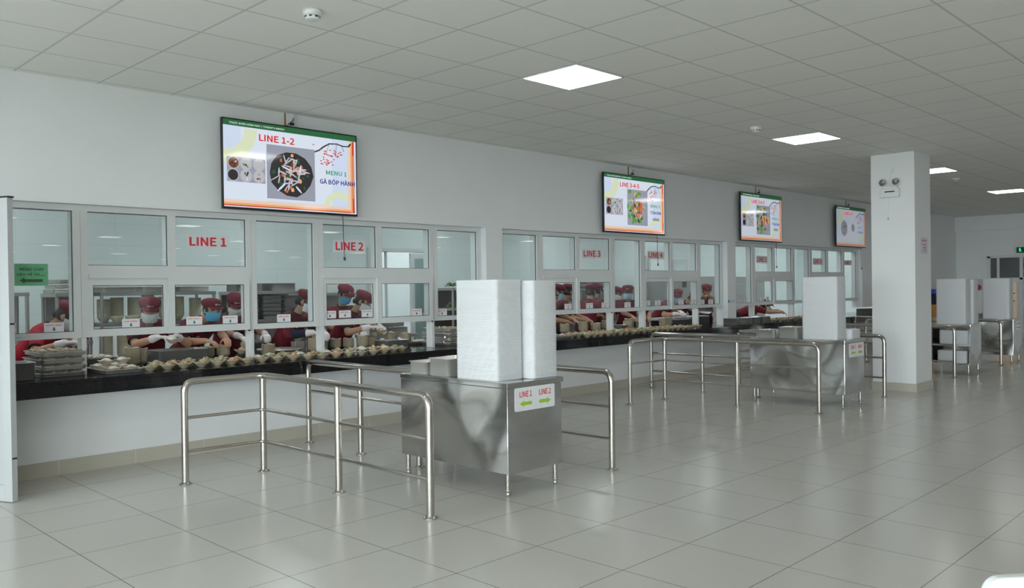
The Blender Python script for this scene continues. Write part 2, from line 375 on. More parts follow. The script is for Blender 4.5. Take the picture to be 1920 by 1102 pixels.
# ================================================================ SERVING WINDOWS
FY = 0.085                                    # front face of the frames
def glass_box(m, x0, x1, z0, z1, y): m.box(x0-.006, x1+.006, y, y+.005, z0-.006, z1+.006)
def serving_window(k, ox):
    """ox = left end of the opening; the module is 5.29 wide"""
    e = bpy.data.objects.new('window_%d' % k, None); COL.objects.link(e); struct(e)
    fr = MB(); sl = MB(); B = 0.055; D0, D1 = FY, FY+.12
    L = lambda v: ox+v
    zt, zh, zm1, zm0, zb = 2.134, HD, 1.687, 1.582, 1.14
    fx = [(0.09, 0.705), (2.335, 2.96), (4.59, 5.215)]            # fixed lights
    un = [(0.82, 1.485, 1.557, 2.23), (3.072, 3.737, 3.81, 4.482)]    # slider units: the two upper panes
    fr.box(L(0), L(5.29), D0, D1, zt, zh)                           # head
    fr.box(L(0), L(.09), D0, D1, 1.088, zt); fr.box(L(5.215), L(5.29), D0, D1, 1.088, zt)
    for a, b in ((0.705, 0.82), (2.23, 2.335), (2.96, 3.072), (4.482, 4.59)):
        fr.box(L(a), L((a+b)/2-.001), D0, D1, 1.088, zt); fr.box(L((a+b)/2+.001), L(b), D0, D1, 1.088, zt)
    for a, b in fx: fr.box(L(a), L(b), D0+.002, D1, 1.088, zb)
    for a, b, c, d in un:
        fr.box(L(b), L(c), D0+.002, D1, zm1, zt)
        fr.box(L(a), L(d), D0+.002, D1, zm0+.03, zm1)
        fr.box(L(a), L(d), D0-.012, D1, zm0-.004, zm0+.03)
    fr.build('window_frame', ALU, e)
    # shiny black seals round every pane
    g = MB()
    def seal(x0, x1, z0, z1, y=D0+.018, s=.004):
        g.box(x0, x1, y, y+.01, z1-s, z1); g.box(x0, x1, y, y+.01, z0, z0+s); g.box(x0, x0+s, y, y+.01, z0+s, z1-s); g.box(x1-s, x1, y, y+.01, z0+s, z1-s)
    panes = [(L(a), L(b), zb, zt) for a, b in fx]+[(L(p), L(q), zm1, zt) for a, b, c, d in un for p, q in ((a, b), (c, d))]
    for p in panes:
        seal(*p); q = MB(); glass_box(q, p[0], p[1], p[2], p[3], D0+.03); q.build('glass_pane', GLASS, e)
    g.build('rubber_seal', SEAL, e)
    for a, b, c, d in un:
        for (s0, s1, y) in ((a-.02, b+.012, D0+.008), (b-.012, d+.014, D0-.026)):
            f = MB(); q = 0.057
            f.box(L(s0), L(s1), y, y+.028, 1.519, 1.580); f.box(L(s0), L(s1), y, y+.028, 1.089, 1.151)
            f.box(L(s0), L(s0+q), y, y+.028, 1.151, 1.519); f.box(L(s1-q), L(s1), y, y+.028, 1.151, 1.519)
            sa = f.build('sliding_sash', ALU, e)
            gg = MB(); glass_box(gg, L(s0+q), L(s1-q), 1.151, 1.519, y+.012); gg.build('sash_glass', GLASS, sa)
            g2 = MB(); s = .005; x0, x1, z0, z1, yy = L(s0+q), L(s1-q), 1.151, 1.519, y+.001
            for bb in ((x0, x1, z1-s, z1), (x0, x1, z0, z0+s), (x0, x0+s, z0, z1), (x1-s, x1, z0, z1)): g2.box(bb[0], bb[1], yy, yy+.004, bb[2], bb[3])
            g2.build('sash_seal', SEAL, sa)
            g3 = MB(); g3.box(L(s1-.012), L(s1-.002), y-.002, y+.02, 1.075, 1.089); g3.build('sash_roller', BLACK, sa)
    for v in (0.76, 2.262, 3.04, 4.50):
        MB().box(L(v), L(v+.038), D0+.004, D0+.11, .7805, 1.088).build('support_post', ALU, e, bevel=.003)
    return e
serving_window(1, 1.66); serving_window(2, 7.22); serving_window(3, 12.78)

# ================================================================ COUNTER
CT = 0.78; CF = -0.28
m = MB()
m.box(1.2, 19.5, CF, .905, CT-.03, CT); m.box(1.2, 19.5, CF, CF+.03, .655, CT-.0305)
m.box(1.2, 19.5, CF+.03, -.001, .655, .67)
counter = m.build('serving_counter', GRAN, bevel=.004)
tag(counter, 'long black polished granite serving counter running under all the serving windows', 'counter')

# ================================================================ CEILING LIGHTS
lt = None
LX = [5.30+4.268*i for i in range(-3, 5)]; LY = [-2.82-5.49*j for j in range(0, 7)]
VIEW = {(3, 0): 'square lit ceiling panel nearest above the first screen, the biggest one in view',
        (4, 0): 'square lit ceiling panel above the second tray counter, between the first panel and the column',
        (5, 0): 'lit ceiling panel half hidden behind the top of the white column',
        (6, 0): 'lit ceiling panel beyond the white column near the far wall'}
for j, y in enumerate(LY):
    for i, x in enumerate(LX):
        if j == 0 and i > 6: continue
        if lt is None:
            lt = thing('ceiling_light', 'x', 'light', (x, y, H))
            fr = MB(); a, b = .300, .288
            for s in (-1, 1): fr.box(-a, a, s*a if s < 0 else b, -b if s < 0 else a, -.006, -.0005); fr.box(s*a if s < 0 else b, -b if s < 0 else a, -b, b, -.006, -.0005)
            fr.build('light_frame', ALU, lt); MB().box(-b, b, -b, b, -.005, -.001).build('diffuser', PANEL, lt)
            o = lt
        else: o = copy_tree(lt, (x, y, H))
        o['label'] = VIEW.get((i, j), 'square lit ceiling panel of the hall, outside the picture and mirrored in the window glass')
        o['group'] = 'lit panels of the first ceiling row' if (i, j) in VIEW else 'lit panels deeper in the hall'
kl = None
for x in (-4.5, -1, 2.5, 6, 9.5, 13, 16.5, 20, 23):
    for y in (1.15, 3.1):
        if kl is None:
            kl = thing('kitchen_light', 'square lit ceiling panel over the kitchen, hidden above the serving wall', 'light', (x, y, H), group='lit panels over the kitchen')
            MB().box(-.29, .29, -.29, .29, -.004, -.001).build('diffuser', KPANEL, kl); MB().box(-.3, .3, -.3, .3, -.001, -.0003).build('light_frame', ALU, kl)
        else: copy_tree(kl, (x, y, H))
for x in (8.9, 10.6, 12.3, 15.5, 17.6): copy_tree(kl, (x, 5.4, H))  # unseen panels added to brighten the passage behind the doorways
o = copy_tree(kl, (X1+1.3, -1.7, H)); o['label'] = 'square lit ceiling panel of the lobby beyond the double door'; o['group'] = 'lobby lights'  # unseen panel added to light the peach wall

# ================================================================ SMOKE DETECTORS
det = None
for (x, y, lb) in ((2.85, -2.80, 'round white smoke detector nearest, on a ceiling tile above the first screen'),
                   (8.44, -2.77, 'small white smoke detector beside the second lit ceiling panel'),
                   (15.1, -2.79, 'small white smoke detector beyond the column near the far lit panels')):
    if det is None:
        det = thing('smoke_detector', lb, 'smoke detector', (x, y, H), group='smoke detectors on the ceiling')
        MB().lathe([(.058, -.0005), (.060, -.012), (.056, -.03), (.050, -.034)], 28).build('detector_base', WHITE, det)
        MB().lathe([(.048, -.0342), (.046, -.05), (.036, -.058), (0.0001, -.06)], 28).build('sensor_head', WHITE, det)
        q = MB()
        for k in range(8):
            t = 2*pi*k/8; mt = Matrix.Rotation(t, 4, 'Z'); q.box(.0465, .0485, -.009, .009, -.047, -.038, 0, mt)
        q.build('vent_slot', BLACK, det)
    else: copy_tree(det, (x, y, H), label=lb)

# ================================================================ RAILS
def arc_pts(p, c, q, r, n=6):
    """polyline p-c-q with corner c rounded"""
    p, c, q = Vector(p), Vector(c), Vector(q); a = c+(p-c).normalized()*r; b = c+(q-c).normalized()*r
    return [a.lerp(c, t).lerp(c.lerp(b, t), t) for t in [i/n for i in range(n+1)]]
def path(pts, rad):
    out = [Vector(pts[0])]
    for i in range(1, len(pts)-1): out += arc_pts(pts[i-1], pts[i], pts[i+1], rad)
    return out+[Vector(pts[-1])]
def flange(m, x, y):
    m.lathe([(.046, .0), (.046, .006), (.028, .007), (.027, .012), (.0256, .013)], 20, (x, y, 0))
def rail(name, label, posts, corner, group, TZ=.775):
    """posts: list of (x,y) along the rail, ends bend down; corner: index of the L corner (or None)"""
    e = thing(name, label, 'railing', (posts[0][0], posts[0][1], 0), group=group); ox, oy = posts[0]
    P = [(x-ox, y-oy) for x, y in posts]; R = .0255
    top = [(P[0][0], P[0][1], .012), (P[0][0], P[0][1], TZ)]
    if corner is not None: top.append((P[corner][0], P[corner][1], TZ))
    top += [(P[-1][0], P[-1][1], TZ), (P[-1][0], P[-1][1], .012)]
    MB().tube(path(top, .085), R, 16).build('top_rail', TUBE, e)
    for i, (x, y) in enumerate(P):
        if 0 < i < len(P)-1: MB().tube([(x, y, .012), (x, y, TZ-.01)], R, 16).build('post', TUBE, e)
    for z in (.500, .245):
        q = [(P[0][0], P[0][1], z)]+([(P[corner][0], P[corner][1], z)] if corner is not None else [])+[(P[-1][0], P[-1][1], z)]
        MB().tube(path(q, .05), .0125, 12).build('middle_rail' if z > .4 else 'lower_rail', TUBE, e)
    for (x, y) in P:
        fl = MB(); fl.lathe([(.047, .0005), (.047, .006), (.030, .007), (.028, .016), (.0262, .017)], 20, (x, y, 0)); fo = fl.build('floor_flange', TUBE, e)
        b = MB()
        for k in range(3):
            t = 2*pi*k/3+.5; b.lathe([(.007, .006), (.007, .016), (.004, .017), (.004, .026), (.0001, .027)], 8, (x+.038*cos(t), y+.038*sin(t), 0))
        b.build('anchor_bolt', KSTEEL, fo)
    return e
rail('queue_rail', 'L-shaped steel railing nearest, in front of the first tray counter', [(2.745, -1.11), (3.368, -1.15), (3.368, -2.224), (3.368, -3.25)], 1, 'L-shaped queue railings')
rail('divider_rail', 'short steel divider railing between the black counter and the first tray counter', [(4.29, -.322), (4.29, -1.171), (4.29, -1.99)], None, 'divider railings at the counter')
rail('queue_rail', 'steel railing behind the first tray counter, its end post by the floor sign side', [(5.87, -1.11), (5.235, -1.15), (5.235, -2.2), (5.235, -3.235)], 1, 'L-shaped queue railings')
rail('queue_rail', 'L-shaped steel railing before the second tray counter', [(8.30, -1.11), (8.985, -1.15), (8.985, -2.19), (8.985, -3.21)], 1, 'L-shaped queue railings')
rail('divider_rail', 'short steel divider railing reaching from the counter to the second tray counter', [(9.85, -.322), (9.85, -1.165), (9.85, -1.99)], None, 'divider railings at the counter')
rail('queue_rail', 'steel railing between the second tray counter and the white column', [(11.45, -1.11), (10.84, -1.15), (10.84, -2.2), (10.84, -3.22)], 1, 'L-shaped queue railings')
rail('queue_rail', 'steel railing emerging behind the column in front of the open-shelved tray counter', [(13.0, -1.11), (13.67, -1.15), (13.67, -2.2), (13.67, -3.185)], 1, 'L-shaped queue railings')
rail('queue_rail', 'steel railing in front of the farthest tray counter', [(15.5, -1.11), (16.135, -1.15), (16.135, -2.2), (16.135, -3.18)], 1, 'L-shaped queue railings')
rail('divider_rail', 'short steel divider railing at the counter, seen between tall tray stack and column', [(16.9, -.322), (16.9, -1.165), (16.9, -1.9)], None, 'divider railings at the counter')

# ================================================================ TRAY COUNTERS
def cabinet(label, x0, x1, y0, y1, style, sign=None):
    """y0 near end (more negative)"""
    e = thing('tray_counter', label, 'counter', ((x0+x1)/2, (y0+y1)/2, 0), group='stainless tray counters'); w = (x1-x0)/2; d = (y1-y0)/2
    MB().box(-w-.004, w+.022, -d-.004, d+.004, .752, .79).build('top', SHEET, e, bevel=.004)
    if style == 'closed':
        m = MB(); m.box(-w, w, -d, d, .155, .7515); m.build('body', SHEET, e, bevel=.004)
    else:
        m = MB(); m.box(-w, w, -d, -d+.02, .155, .7515); m.box(-w, w, d-.02, d, .155, .7515); m.box(w-.02, w, -d+.02, d-.02, .155, .7515); m.build('body', SHEET, e)
        for z in (.155, .45): MB().box(-w, w-.021, -d+.021, d-.021, z, z+.03).build('shelf', SHEET, e)
        MB().box(-w, -w+.03, -.015, .015, .186, .4495).box(-w, -w+.03, -.015, .015, .4805, .7515).build('shelf_divider', SHEET, e)
    for sx in (-1, 1):
        for sy in (-1, 1):
            x, y = sx*(w-.035), sy*(d-.04)
            l = MB().tube([(x, y, .05), (x, y, .1545)], .018, 14).build('leg', TUBE, e)
            MB().lathe([(.015, .0005), (.0165, .01), (.0165, .018), (.0135, .022), (.0165, .03), (.0205, .034), (.0205, .0495)], 14, (x, y, 0)).build('adjustable_foot', KSTEEL, l)
    if sign:
        a, b, h = sign['w']/2, .585-.0, .165
        pl = MB(); n = 5; c = .012; A, Z0, Z1 = sign['w']/2, sign['z']-h/2, sign['z']+h/2; cx = sign.get('x', 0)
        poly = []
        for (qx, qz, s) in ((A-c, Z1-c, 0), (-A+c, Z1-c, 1), (-A+c, Z0+c, 2), (A-c, Z0+c, 3)):
            for k in range(n+1):
                t = pi/2*(s+k/n); poly.append((cx+qx+c*cos(t), -d-.0045, qz+c*sin(t)))
        s_ = pl.prism(poly, (0, .003, 0)).build('sign_plate', WHITE, e)
        for t, u in ((sign['t'][0], -.24), (sign['t'][1], .25)):
            lettering(t, .30*sign['w'], .042, REDINK, s_, (cx+u*sign['w'], -d-.0048, sign['z']+.035), bold=.02)
        for s, u in ((-1, -.24), (1, .25)):
            xx = cx+u*sign['w']; zz = sign['z']-.032; L = .062; hh = .012; T = .022
            P = [(xx+s*L, zz), (xx+s*(L-.045), zz+T), (xx+s*(L-.045), zz+hh), (xx-s*L, zz+hh), (xx-s*L, zz-hh), (xx+s*(L-.045), zz-hh), (xx+s*(L-.045), zz-T)]
            MB().prism([(p[0], -d-.0052, p[1]) for p in P], (0, .0008, 0)).build('arrow', LIMEINK, s_)
    return e
cabinet('stainless tray counter nearest, with a white LINE 1 LINE 2 sign on its end', 4.058, 4.618, -3.255, -2.06, 'closed', dict(t=('LINE 1', 'LINE 2'), w=.41, z=.667, x=-.004))
cabinet('stainless tray counter standing before the white column, with a LINE 3 LINE 4 sign', 9.53, 10.09, -3.27, -2.06, 'closed', dict(t=('LINE 3', 'LINE 4'), w=.41, z=.667, x=.05))
cabinet('stainless tray counter beyond the column with open shelves full of white trays', 14.11, 14.66, -3.28, -2.05, 'open')
cabinet('farthest stainless tray counter with a small white sign on its end', 16.50, 17.04, -3.28, -2.05, 'closed', dict(t=('LINE 6', 'LINE 7'), w=.30, z=.667, x=.05))

# ================================================================ WHITE MEAL TRAYS
def tray_mesh():
    m = MB(); W_, D_ = .139, .221
    def ring(a, b, r, z, n=5):
        out = []
        for (qx, qy, s) in ((a-r, b-r, 0), (-a+r, b-r, 1), (-a+r, -b+r, 2), (a-r, -b+r, 3)):
            for k in range(n+1): t = pi/2*(s+k/n); out.append(Vector((qx+r*cos(t), qy+r*sin(t), z)))
        return out
    m.loft([ring(W_-.006, D_-.006, .030, 0), ring(W_-.003, D_-.003, .033, .005), ring(W_, D_, .035, .0060), ring(W_, D_, .035, .0074), ring(W_-.006, D_-.006, .03, .0074), ring(W_-.012, D_-.012, .025, .003)])
    o = m.build('meal_tray', TRAYM); return o
t0 = tray_mesh(); nt_ = 0; PITCH = .0079
def tray_stack(x, y, z, n, label, group, rz=0.0, limit=None, first=False):
    global nt_
    for k in range(n):
        if first and k == 0: o = t0
        else: o = t0.copy(); COL.objects.link(o)
        o.location = (x+random.uniform(-.0009, .0009), y+random.uniform(-.0009, .0009), z+.0004+k*PITCH); o.rotation_euler = (0, 0, rz+random.uniform(-.002, .002))
        tag(o, label, 'tray', group)
MASS = MB()
def tray_mass(x, y, z, n, label, rz=0.0, name='meal_trays'):
    m = MASS; base = t0.data; Rm = Matrix.Rotation(rz, 3, 'Z')
    for k in range(n):
        j = Vector((random.uniform(-.0009, .0009), random.uniform(-.0009, .0009), k*PITCH+.0006))
        m.add([Rm @ v.co+j+Vector((x, y, z)) for v in base.vertices], [list(p.vertices) for p in base.polygons], 0, True)
tray_stack(4.222, -2.905, .79, 91, 'white tray in the tall stack at the middle of the nearest tray counter', 'trays in the taller stack on the nearest counter', first=True)
tray_stack(4.505, -2.99, .79, 90, 'white tray in the tall stack at the sign end of the nearest tray counter', 'trays in the end stack on the nearest counter')
tray_stack(9.70, -2.95, .79, 94, 'white tray in the tall stack on the counter before the column', 'trays in the tall stack before the column')
tray_stack(9.99, -3.00, .79, 14, 'white tray in the short stack on the counter before the column', 'trays in the short stack before the column')
tray_mass(14.24, -3.0, .79, 90, 'tall stack of white trays on the open-shelved counter beyond the column')
tray_mass(14.53, -3.03, .79, 88, 'second tall stack of white trays behind it on the open-shelved counter')
tray_mass(16.69, -2.99, .79, 90, 'tall stack of white trays on the farthest tray counter')
for i, (yy, zz, n_, lb) in enumerate(((-3.03, .4805, 27, 'on the upper shelf, at the end'), (-2.42, .4805, 27, 'on the upper shelf, towards the serving wall'), (-3.0, .1855, 24, 'on the lower shelf, at the end'), (-2.42, .1855, 28, 'on the lower shelf, towards the serving wall'))):
    tray_mass(14.28, yy, zz, n_, 'stack of white trays '+lb+' of the open-shelved counter')

o = MASS.build('meal_trays', TRAYM); tag(o, 'white meal trays stacked on and in the two tray counters beyond the column', 'trays', kind='stuff')

# ================================================================ MENU SCREENS
ES = 0.62
def em(n, c, s=ES): return mat('screen_'+n, (0.01, 0.01, 0.012), 0.06, emit=c, es=s, spec=0.5)
SW = em('white', (0.80, 0.88, 1.0)); SP = em('pale', (0.70, 0.81, 1.0)); SG = em('green', (0.02, 0.14, 0.045)); SR = em('red', (0.75, 0.06, 0.03)); SO = em('orange', (0.92, 0.45, 0.18)); SPK = em('peach', (0.95, 0.70, 0.55))
SY = em('yellow', (0.79, 0.87, 0.60)); SGR = em('grey', (0.36, 0.38, 0.45)); SD = em('dark', (0.03, 0.028, 0.03)); SBL = em('bowl', (0.55, 0.56, 0.60)); SBR = em('brown', (0.22, 0.07, 0.03)); SLG = em('leaf', (0.14, 0.38, 0.05))
SDG = em('deepgreen', (0.02, 0.12, 0.05)); SMT = em('meat', (0.62, 0.16, 0.05)); SLV = em('lavender', (0.66, 0.58, 0.66)); SINK = em('inkblue', (0.03, 0.04, 0.25)); SIR = em('inkred', (0.80, 0.02, 0.03)); SIG = em('inkgreen', (0.02, 0.33, 0.14)); STX = em('textwhite', (0.85, 1.0, 0.9))
SM = [SW, SP, SG, SR, SO, SPK, SY, SGR, SD, SBL, SBR, SLG, SDG, SMT, SLV]
TW, THH = 1.43, 0.80
def dimmed(m0, k):  # dimmer copies put the slant-view falloff into the emission
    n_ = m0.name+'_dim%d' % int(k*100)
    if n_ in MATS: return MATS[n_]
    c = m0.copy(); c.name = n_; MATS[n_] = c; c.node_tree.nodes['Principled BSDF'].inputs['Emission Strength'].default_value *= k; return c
def screen(label, x, kind, dim=1.0):
    """x: left edge of the set"""
    e = thing('menu_screen', label, 'screen', (x+.7285, -.1, 2.21), group='menu screens over the serving windows')
    MB().box(-.7285, .7285, .002, .032, 0, .833).build('casing', BLACK, e, bevel=.003)
    MB().box(-.45, .45, .0325, .06, .12, .60).build('back_box', BLACK, e, bevel=.01)
    m = MB(); a, b, c, d = -.7285, .7285, 0, .833
    m.box(a, b, -.004, .0015, c, c+.02); m.box(a, b, -.004, .0015, d-.01, d); m.box(a, a+.010, -.004, .0015, c+.02, d-.01); m.box(b-.010, b, -.004, .0015, c+.02, d-.01)
    m.build('bezel', BLACK, e)
    MB().box(-.2, -.16, .0605, .0985, .15, .66).box(.16, .2, .0605, .0985, .15, .66).box(-.3, .3, .0805, .0985, .3, .36).build('wall_bracket', KSTEEL, e)
    rnd = random.Random(hash(kind) % 7 if isinstance(kind, int) else 3); rnd = random.Random(11+kind)
    m = MB(); lay = [0]
    U = lambda u, v: (-.7185+u*1.437, .0215+v*.8)
    def rect(u0, u1, v0, v1, mi):
        lay[0] += 1; y = -.0002-.00006*lay[0]; (xa, za), (xb, zb) = U(u0, v0), U(u1, v1)
        m.add([(xa, y, za), (xb, y, za), (xb, y, zb), (xa, y, zb)], [(0, 1, 2, 3)], mi)
    def blob(u, v, ru, rv, mi, rot=0.0, n=10, jag=.25):
        lay[0] += 1; y = -.0002-.00006*lay[0]; P = []
        for k in range(n):
            t = 2*pi*k/n; q = 1-jag*rnd.random(); a, b = ru*q*cos(t), rv*q*sin(t)*.8/1.437*1.8
            P.append((u+(a*cos(rot)-b*sin(rot)*.56), v+(a*sin(rot)*1.8+b*cos(rot))))
        P = [(min(1, max(0, p[0])), min(1, max(0, p[1]))) for p in P]
        m.add([(U(*p)[0], y, U(*p)[1]) for p in P], [tuple(range(n))], mi)
    def disc(u, v, r, mi, n=20):   # r in metres
        lay[0] += 1; y = -.0002-.00006*lay[0]; cx, cz = U(u, v)
        m.add([(cx+r*cos(2*pi*k/n), y, cz+r*sin(2*pi*k/n)) for k in range(n)], [tuple(range(n))], mi)
    def ringarc(u, v, r0, r1, t0, t1, mi, n=16):
        lay[0] += 1; y = -.0002-.00006*lay[0]; cx, cz = U(u, v); vs = []
        for k in range(n+1):
            t = t0+(t1-t0)*k/n; vs += [(cx+r0*cos(t), y, cz+r0*sin(t)), (cx+r1*cos(t), y, cz+r1*sin(t))]
        m.add(vs, [(2*k, 2*k+1, 2*k+3, 2*k+2) for k in range(n)], mi)
    rect(0, 1, 0, 1, 1); rect(.12, .8, .10, .93, 0); rect(0, .3, .06, .28, 0)
    ringarc(0, .915, .21, .335, -pi/2, 0, 6)
    ringarc(.86, .03, .13, .195, 0, pi, 6)
    rect(0, 1, .05, .085, 5); rect(0, 1, .02, .05, 4); rect(0, 1, .012, .026, 3); rect(0, 1, 0, .012, 0)
    rect(.93, .955, .05, .92, 5); rect(.955, .985, .012, .925, 4); rect(.968, .985, .012, .93, 3); rect(.972, .98, .2, .75, 4); rect(.986, 1, 0, .93, 0)
    rect(0, 1, .932, 1, 2)
    # plum branch
    P = [(.66, .74), (.70, .77), (.735, .82), (.78, .865), (.84, .875), (.89, .855), (.94, .86), (.955, .90)]
    for (a, b), (c, d) in zip(P, P[1:]):
        for k in range(5): blob(a+(c-a)*k/5, b+(d-b)*k/5, .010, .010, 8, n=6)
    for (a, b, c, d) in ((.78, .86, .75, .74), (.84, .87, .83, .76), (.88, .86, .90, .78)):
        for k in range(7): blob(a+(c-a)*k/7, b+(d-b)*k/7, .0045, .006, 8, n=5)
    for k in range(46):
        u = rnd.gauss(.80, .045) if k < 30 else rnd.gauss(.76, .03); v = rnd.gauss(.735, .035) if k < 30 else rnd.gauss(.62, .03); blob(u, v, .009, .009, 3, n=6)
    def lt(t, u0, u1, v, h, mt, bold=.02): lettering(t, (u1-u0)*1.437, h*.8, mt, disp, (U((u0+u1)/2, v)[0], -.0088, U(.5, v)[1]), bold=bold, depth=.0003)
    if kind in (0, 1, 2):
        pu0, pu1 = (.298, .66) if kind == 0 else (.36, .70)
        rect(pu0, pu1, .125, .765, 7)
        if kind == 0:
            rect(pu0, pu1, .70, .765, 7); blob(.48, .43, .175, .28, 8, n=14, jag=.1)
            for k in range(46):
                t = rnd.uniform(0, 2*pi); q = rnd.random()**.6; blob(.48+.14*q*cos(t), .44+.23*q*sin(t), rnd.uniform(.012, .022), rnd.uniform(.016, .03), rnd.choice((8, 12, 12, 10, 13, 4)), rnd.uniform(0, 3), 7)
            for k in range(34):
                t = rnd.uniform(0, 2*pi); q = rnd.random()**.6; blob(.48+.135*q*cos(t), .44+.22*q*sin(t), rnd.uniform(.03, .055), rnd.uniform(.008, .015), rnd.choice((14, 14, 9, 14, 0)), rnd.uniform(0, 3), 7)
        else:
            blob(.40, .72, .03, .04, 11); blob(.50, .68, .04, .04, 4); blob(.56, .70, .035, .035, 11)
            for k in range(22): blob(rnd.uniform(.37, .60), rnd.uniform(.18, .66), .03, .035, rnd.choice((11, 12, 12, 11)), rnd.uniform(0, 3), 8)
            for k in range(16): blob(rnd.gauss(.54, .06), rnd.gauss(.42, .09), .032, .04, rnd.choice((13, 13, 10, 13, 4)), rnd.uniform(0, 3), 9)
            for k in range(10): blob(rnd.gauss(.53, .07), rnd.gauss(.42, .09), .03, .007, 5, rnd.uniform(0, 3), 6)
            for k in range(6): blob(rnd.uniform(.44, .54), rnd.uniform(.15, .27), .02, .04, 11, rnd.uniform(0, 3), 7)
        rect(.02, .285, .29, .575, 7)
        q = ((.065, 10), (.15, 11), (.24, 9), (.06, 8), (.15, 0), (.24, 13))
        for i, (u, c) in enumerate(q):
            v = .505 if i < 3 else .365; disc(u, v, .060, 9); disc(u, v, .050, c if i in (0, 3) or kind == 0 and i == 0 else 9 if i != 3 else 8)
            for k in range(7):
                if i != 3: blob(u+rnd.uniform(-.02, .02), v+rnd.uniform(-.04, .04), .011, .011, rnd.choice((c, c, 8, 14)), rnd.uniform(0, 3), 6)
    else:
        disc(.25, .45, .17, 9); disc(.25, .45, .14, 7); disc(.55, .48, .09, 9); disc(.55, .48, .07, 7)
        for k in range(14): blob(rnd.gauss(.25, .035), rnd.gauss(.45, .06), .014, .014, rnd.choice((10, 8, 9)), 0, 7)
        for k in range(6): blob(rnd.gauss(.55, .02), rnd.gauss(.48, .03), .012, .012, rnd.choice((13, 10)), 0, 7)
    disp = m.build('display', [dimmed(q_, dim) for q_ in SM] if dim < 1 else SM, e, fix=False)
    lt('THỰC ĐƠN HÔM NAY / TODAY\'s MENU', .04, .43, .962, .030, STX, .012)
    lt(('LINE 1-2', 'LINE 3-4-5', 'LINE 3-4-5', 'LINE 6-7')[kind], .245, .505 if kind == 0 else .56, .832, .080, SIR, .02)
    if kind < 3:
        lt('MENU 1' if kind == 0 else 'MENU 3', .748, .917, .50, .055, SIG, .015)
        if kind == 0: lt('GÀ BÓP HÀNH', .697, .985, .392, .075, SINK, .02)
        else: lt('TÔM RIM', .745, .93, .385, .07, SINK, .02); lt('HÀNH', .785, .90, .265, .07, SINK, .02)
    else: lt('MENU 6', .72, .86, .50, .05, SIG, .015); lt('CƠM GÀ', .72, .90, .38, .06, SINK, .015)
    # cords
    MB().tube([(-.02, .085, .833), (-.01, .07, .87), (.03, .06, .90), (.045, .062, .93)], .004, 8).build('power_cord', BLACK, e)
    m = MB(); m.tube([(.572, .04, .03), (.574, .03, -.03), (.576, .03, -.25), (.584, .03, -.42)], .0035, 8); m.tube([(.584, .03, -.42), (.588, .03, -.455)], .011, 8, 0); m.build('hanging_cord', BLACK, e)
    return e
def screen_socket(x, label):
    e = thing('wall_socket', label, 'socket', (x, -.0005, 3.07), group='sockets over the menu screens')
    MB().box(-.03, .05, -.03, -.0003, 0, .115).build('trunking', WHITE, e, bevel=.002)
    MB().box(-.045, -.0305, -.012, -.0003, -.02, .115).build('wood_strip', mat('wood_strip', (.25, .17, .08), .6), e)
    MB().box(-.005, .035, -.055, -.0305, .0, .022).build('plug', BLACK, e, bevel=.004)
for k, (x, lb) in enumerate(((3.573, 'large menu screen nearest, reading LINE 1-2, with a blue screen border of orange'), (9.09, 'menu screen reading LINE 3-4-5 above the LINE 4 window'),
                             (12.79, 'menu screen reading LINE 3-4-5, the middle-distance one above LINE 5'), (16.56, 'dim menu screen reading LINE 6-7, next to the column'))):
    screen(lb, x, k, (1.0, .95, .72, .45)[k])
    screen_socket(x+.735, 'white cable trunking and plug above the '+('LINE 1-2 screen', 'screen over LINE 4', 'screen over LINE 5', 'LINE 6-7 screen by the column')[k])

# ================================================================ SIGNS ON THE GLASS
PF, PL, PR = .1145, .1045, .0705      # just in front of fixed glass, rear sash glass, front sash glass
def line_sign(t, x0, x1, z0, z1, y=PF):
    e = thing('line_sign', 'laminated sign reading %s in red on the serving window' % t, 'sign', ((x0+x1)/2, y, (z0+z1)/2), group='line signs on the glass')
    w_, h_ = (x1-x0)/2, (z1-z0)/2
    MB().box(-w_, w_, -.0012, 0, -h_, h_).build('sheet', PAPER2, e)
    lettering(t, w_*1.72, h_*1.36, REDINK, e, (0, -.0016, 0), bold=.025)
for t, a, b, c, d in (('LINE 1', 3.324, 3.736, 1.855, 1.975), ('LINE 2', 4.873, 5.276, 1.85, 1.98), ('LINE 3', 8.87, 9.30, 1.853, 1.985), ('LINE 4', 10.392, 10.822, 1.865, 1.99),
                      ('LINE 5', 13.698, 14.104, 1.842, 1.976), ('LINE 6', 15.96, 16.371, 1.84, 1.97), ('LINE 7', 17.43, 17.806, 1.845, 1.95)): line_sign(t, a, b, c, d)
def dish_sign(t, x, z, y, label, w_=.147, h_=.077):
    e = thing('dish_sign', label, 'sign', (x+w_/2, y, z), group='small dish signs on the glass')
    MB().box(-w_/2, w_/2, -.001, 0, 0, h_).build('card', PAPER, e)
    lettering(t, w_*.78, h_*.22, REDINK, e, (0, -.0014, h_*.75), bold=.012)
    P = [(-.006, .040), (-.006, .026), (-.015, .026), (0, .008), (.015, .026), (.006, .026), (.006, .040)]
    MB().prism([(p[0], -.0016, p[1]) for p in P], (0, .0005, 0)).build('arrow', GREENINK, e)
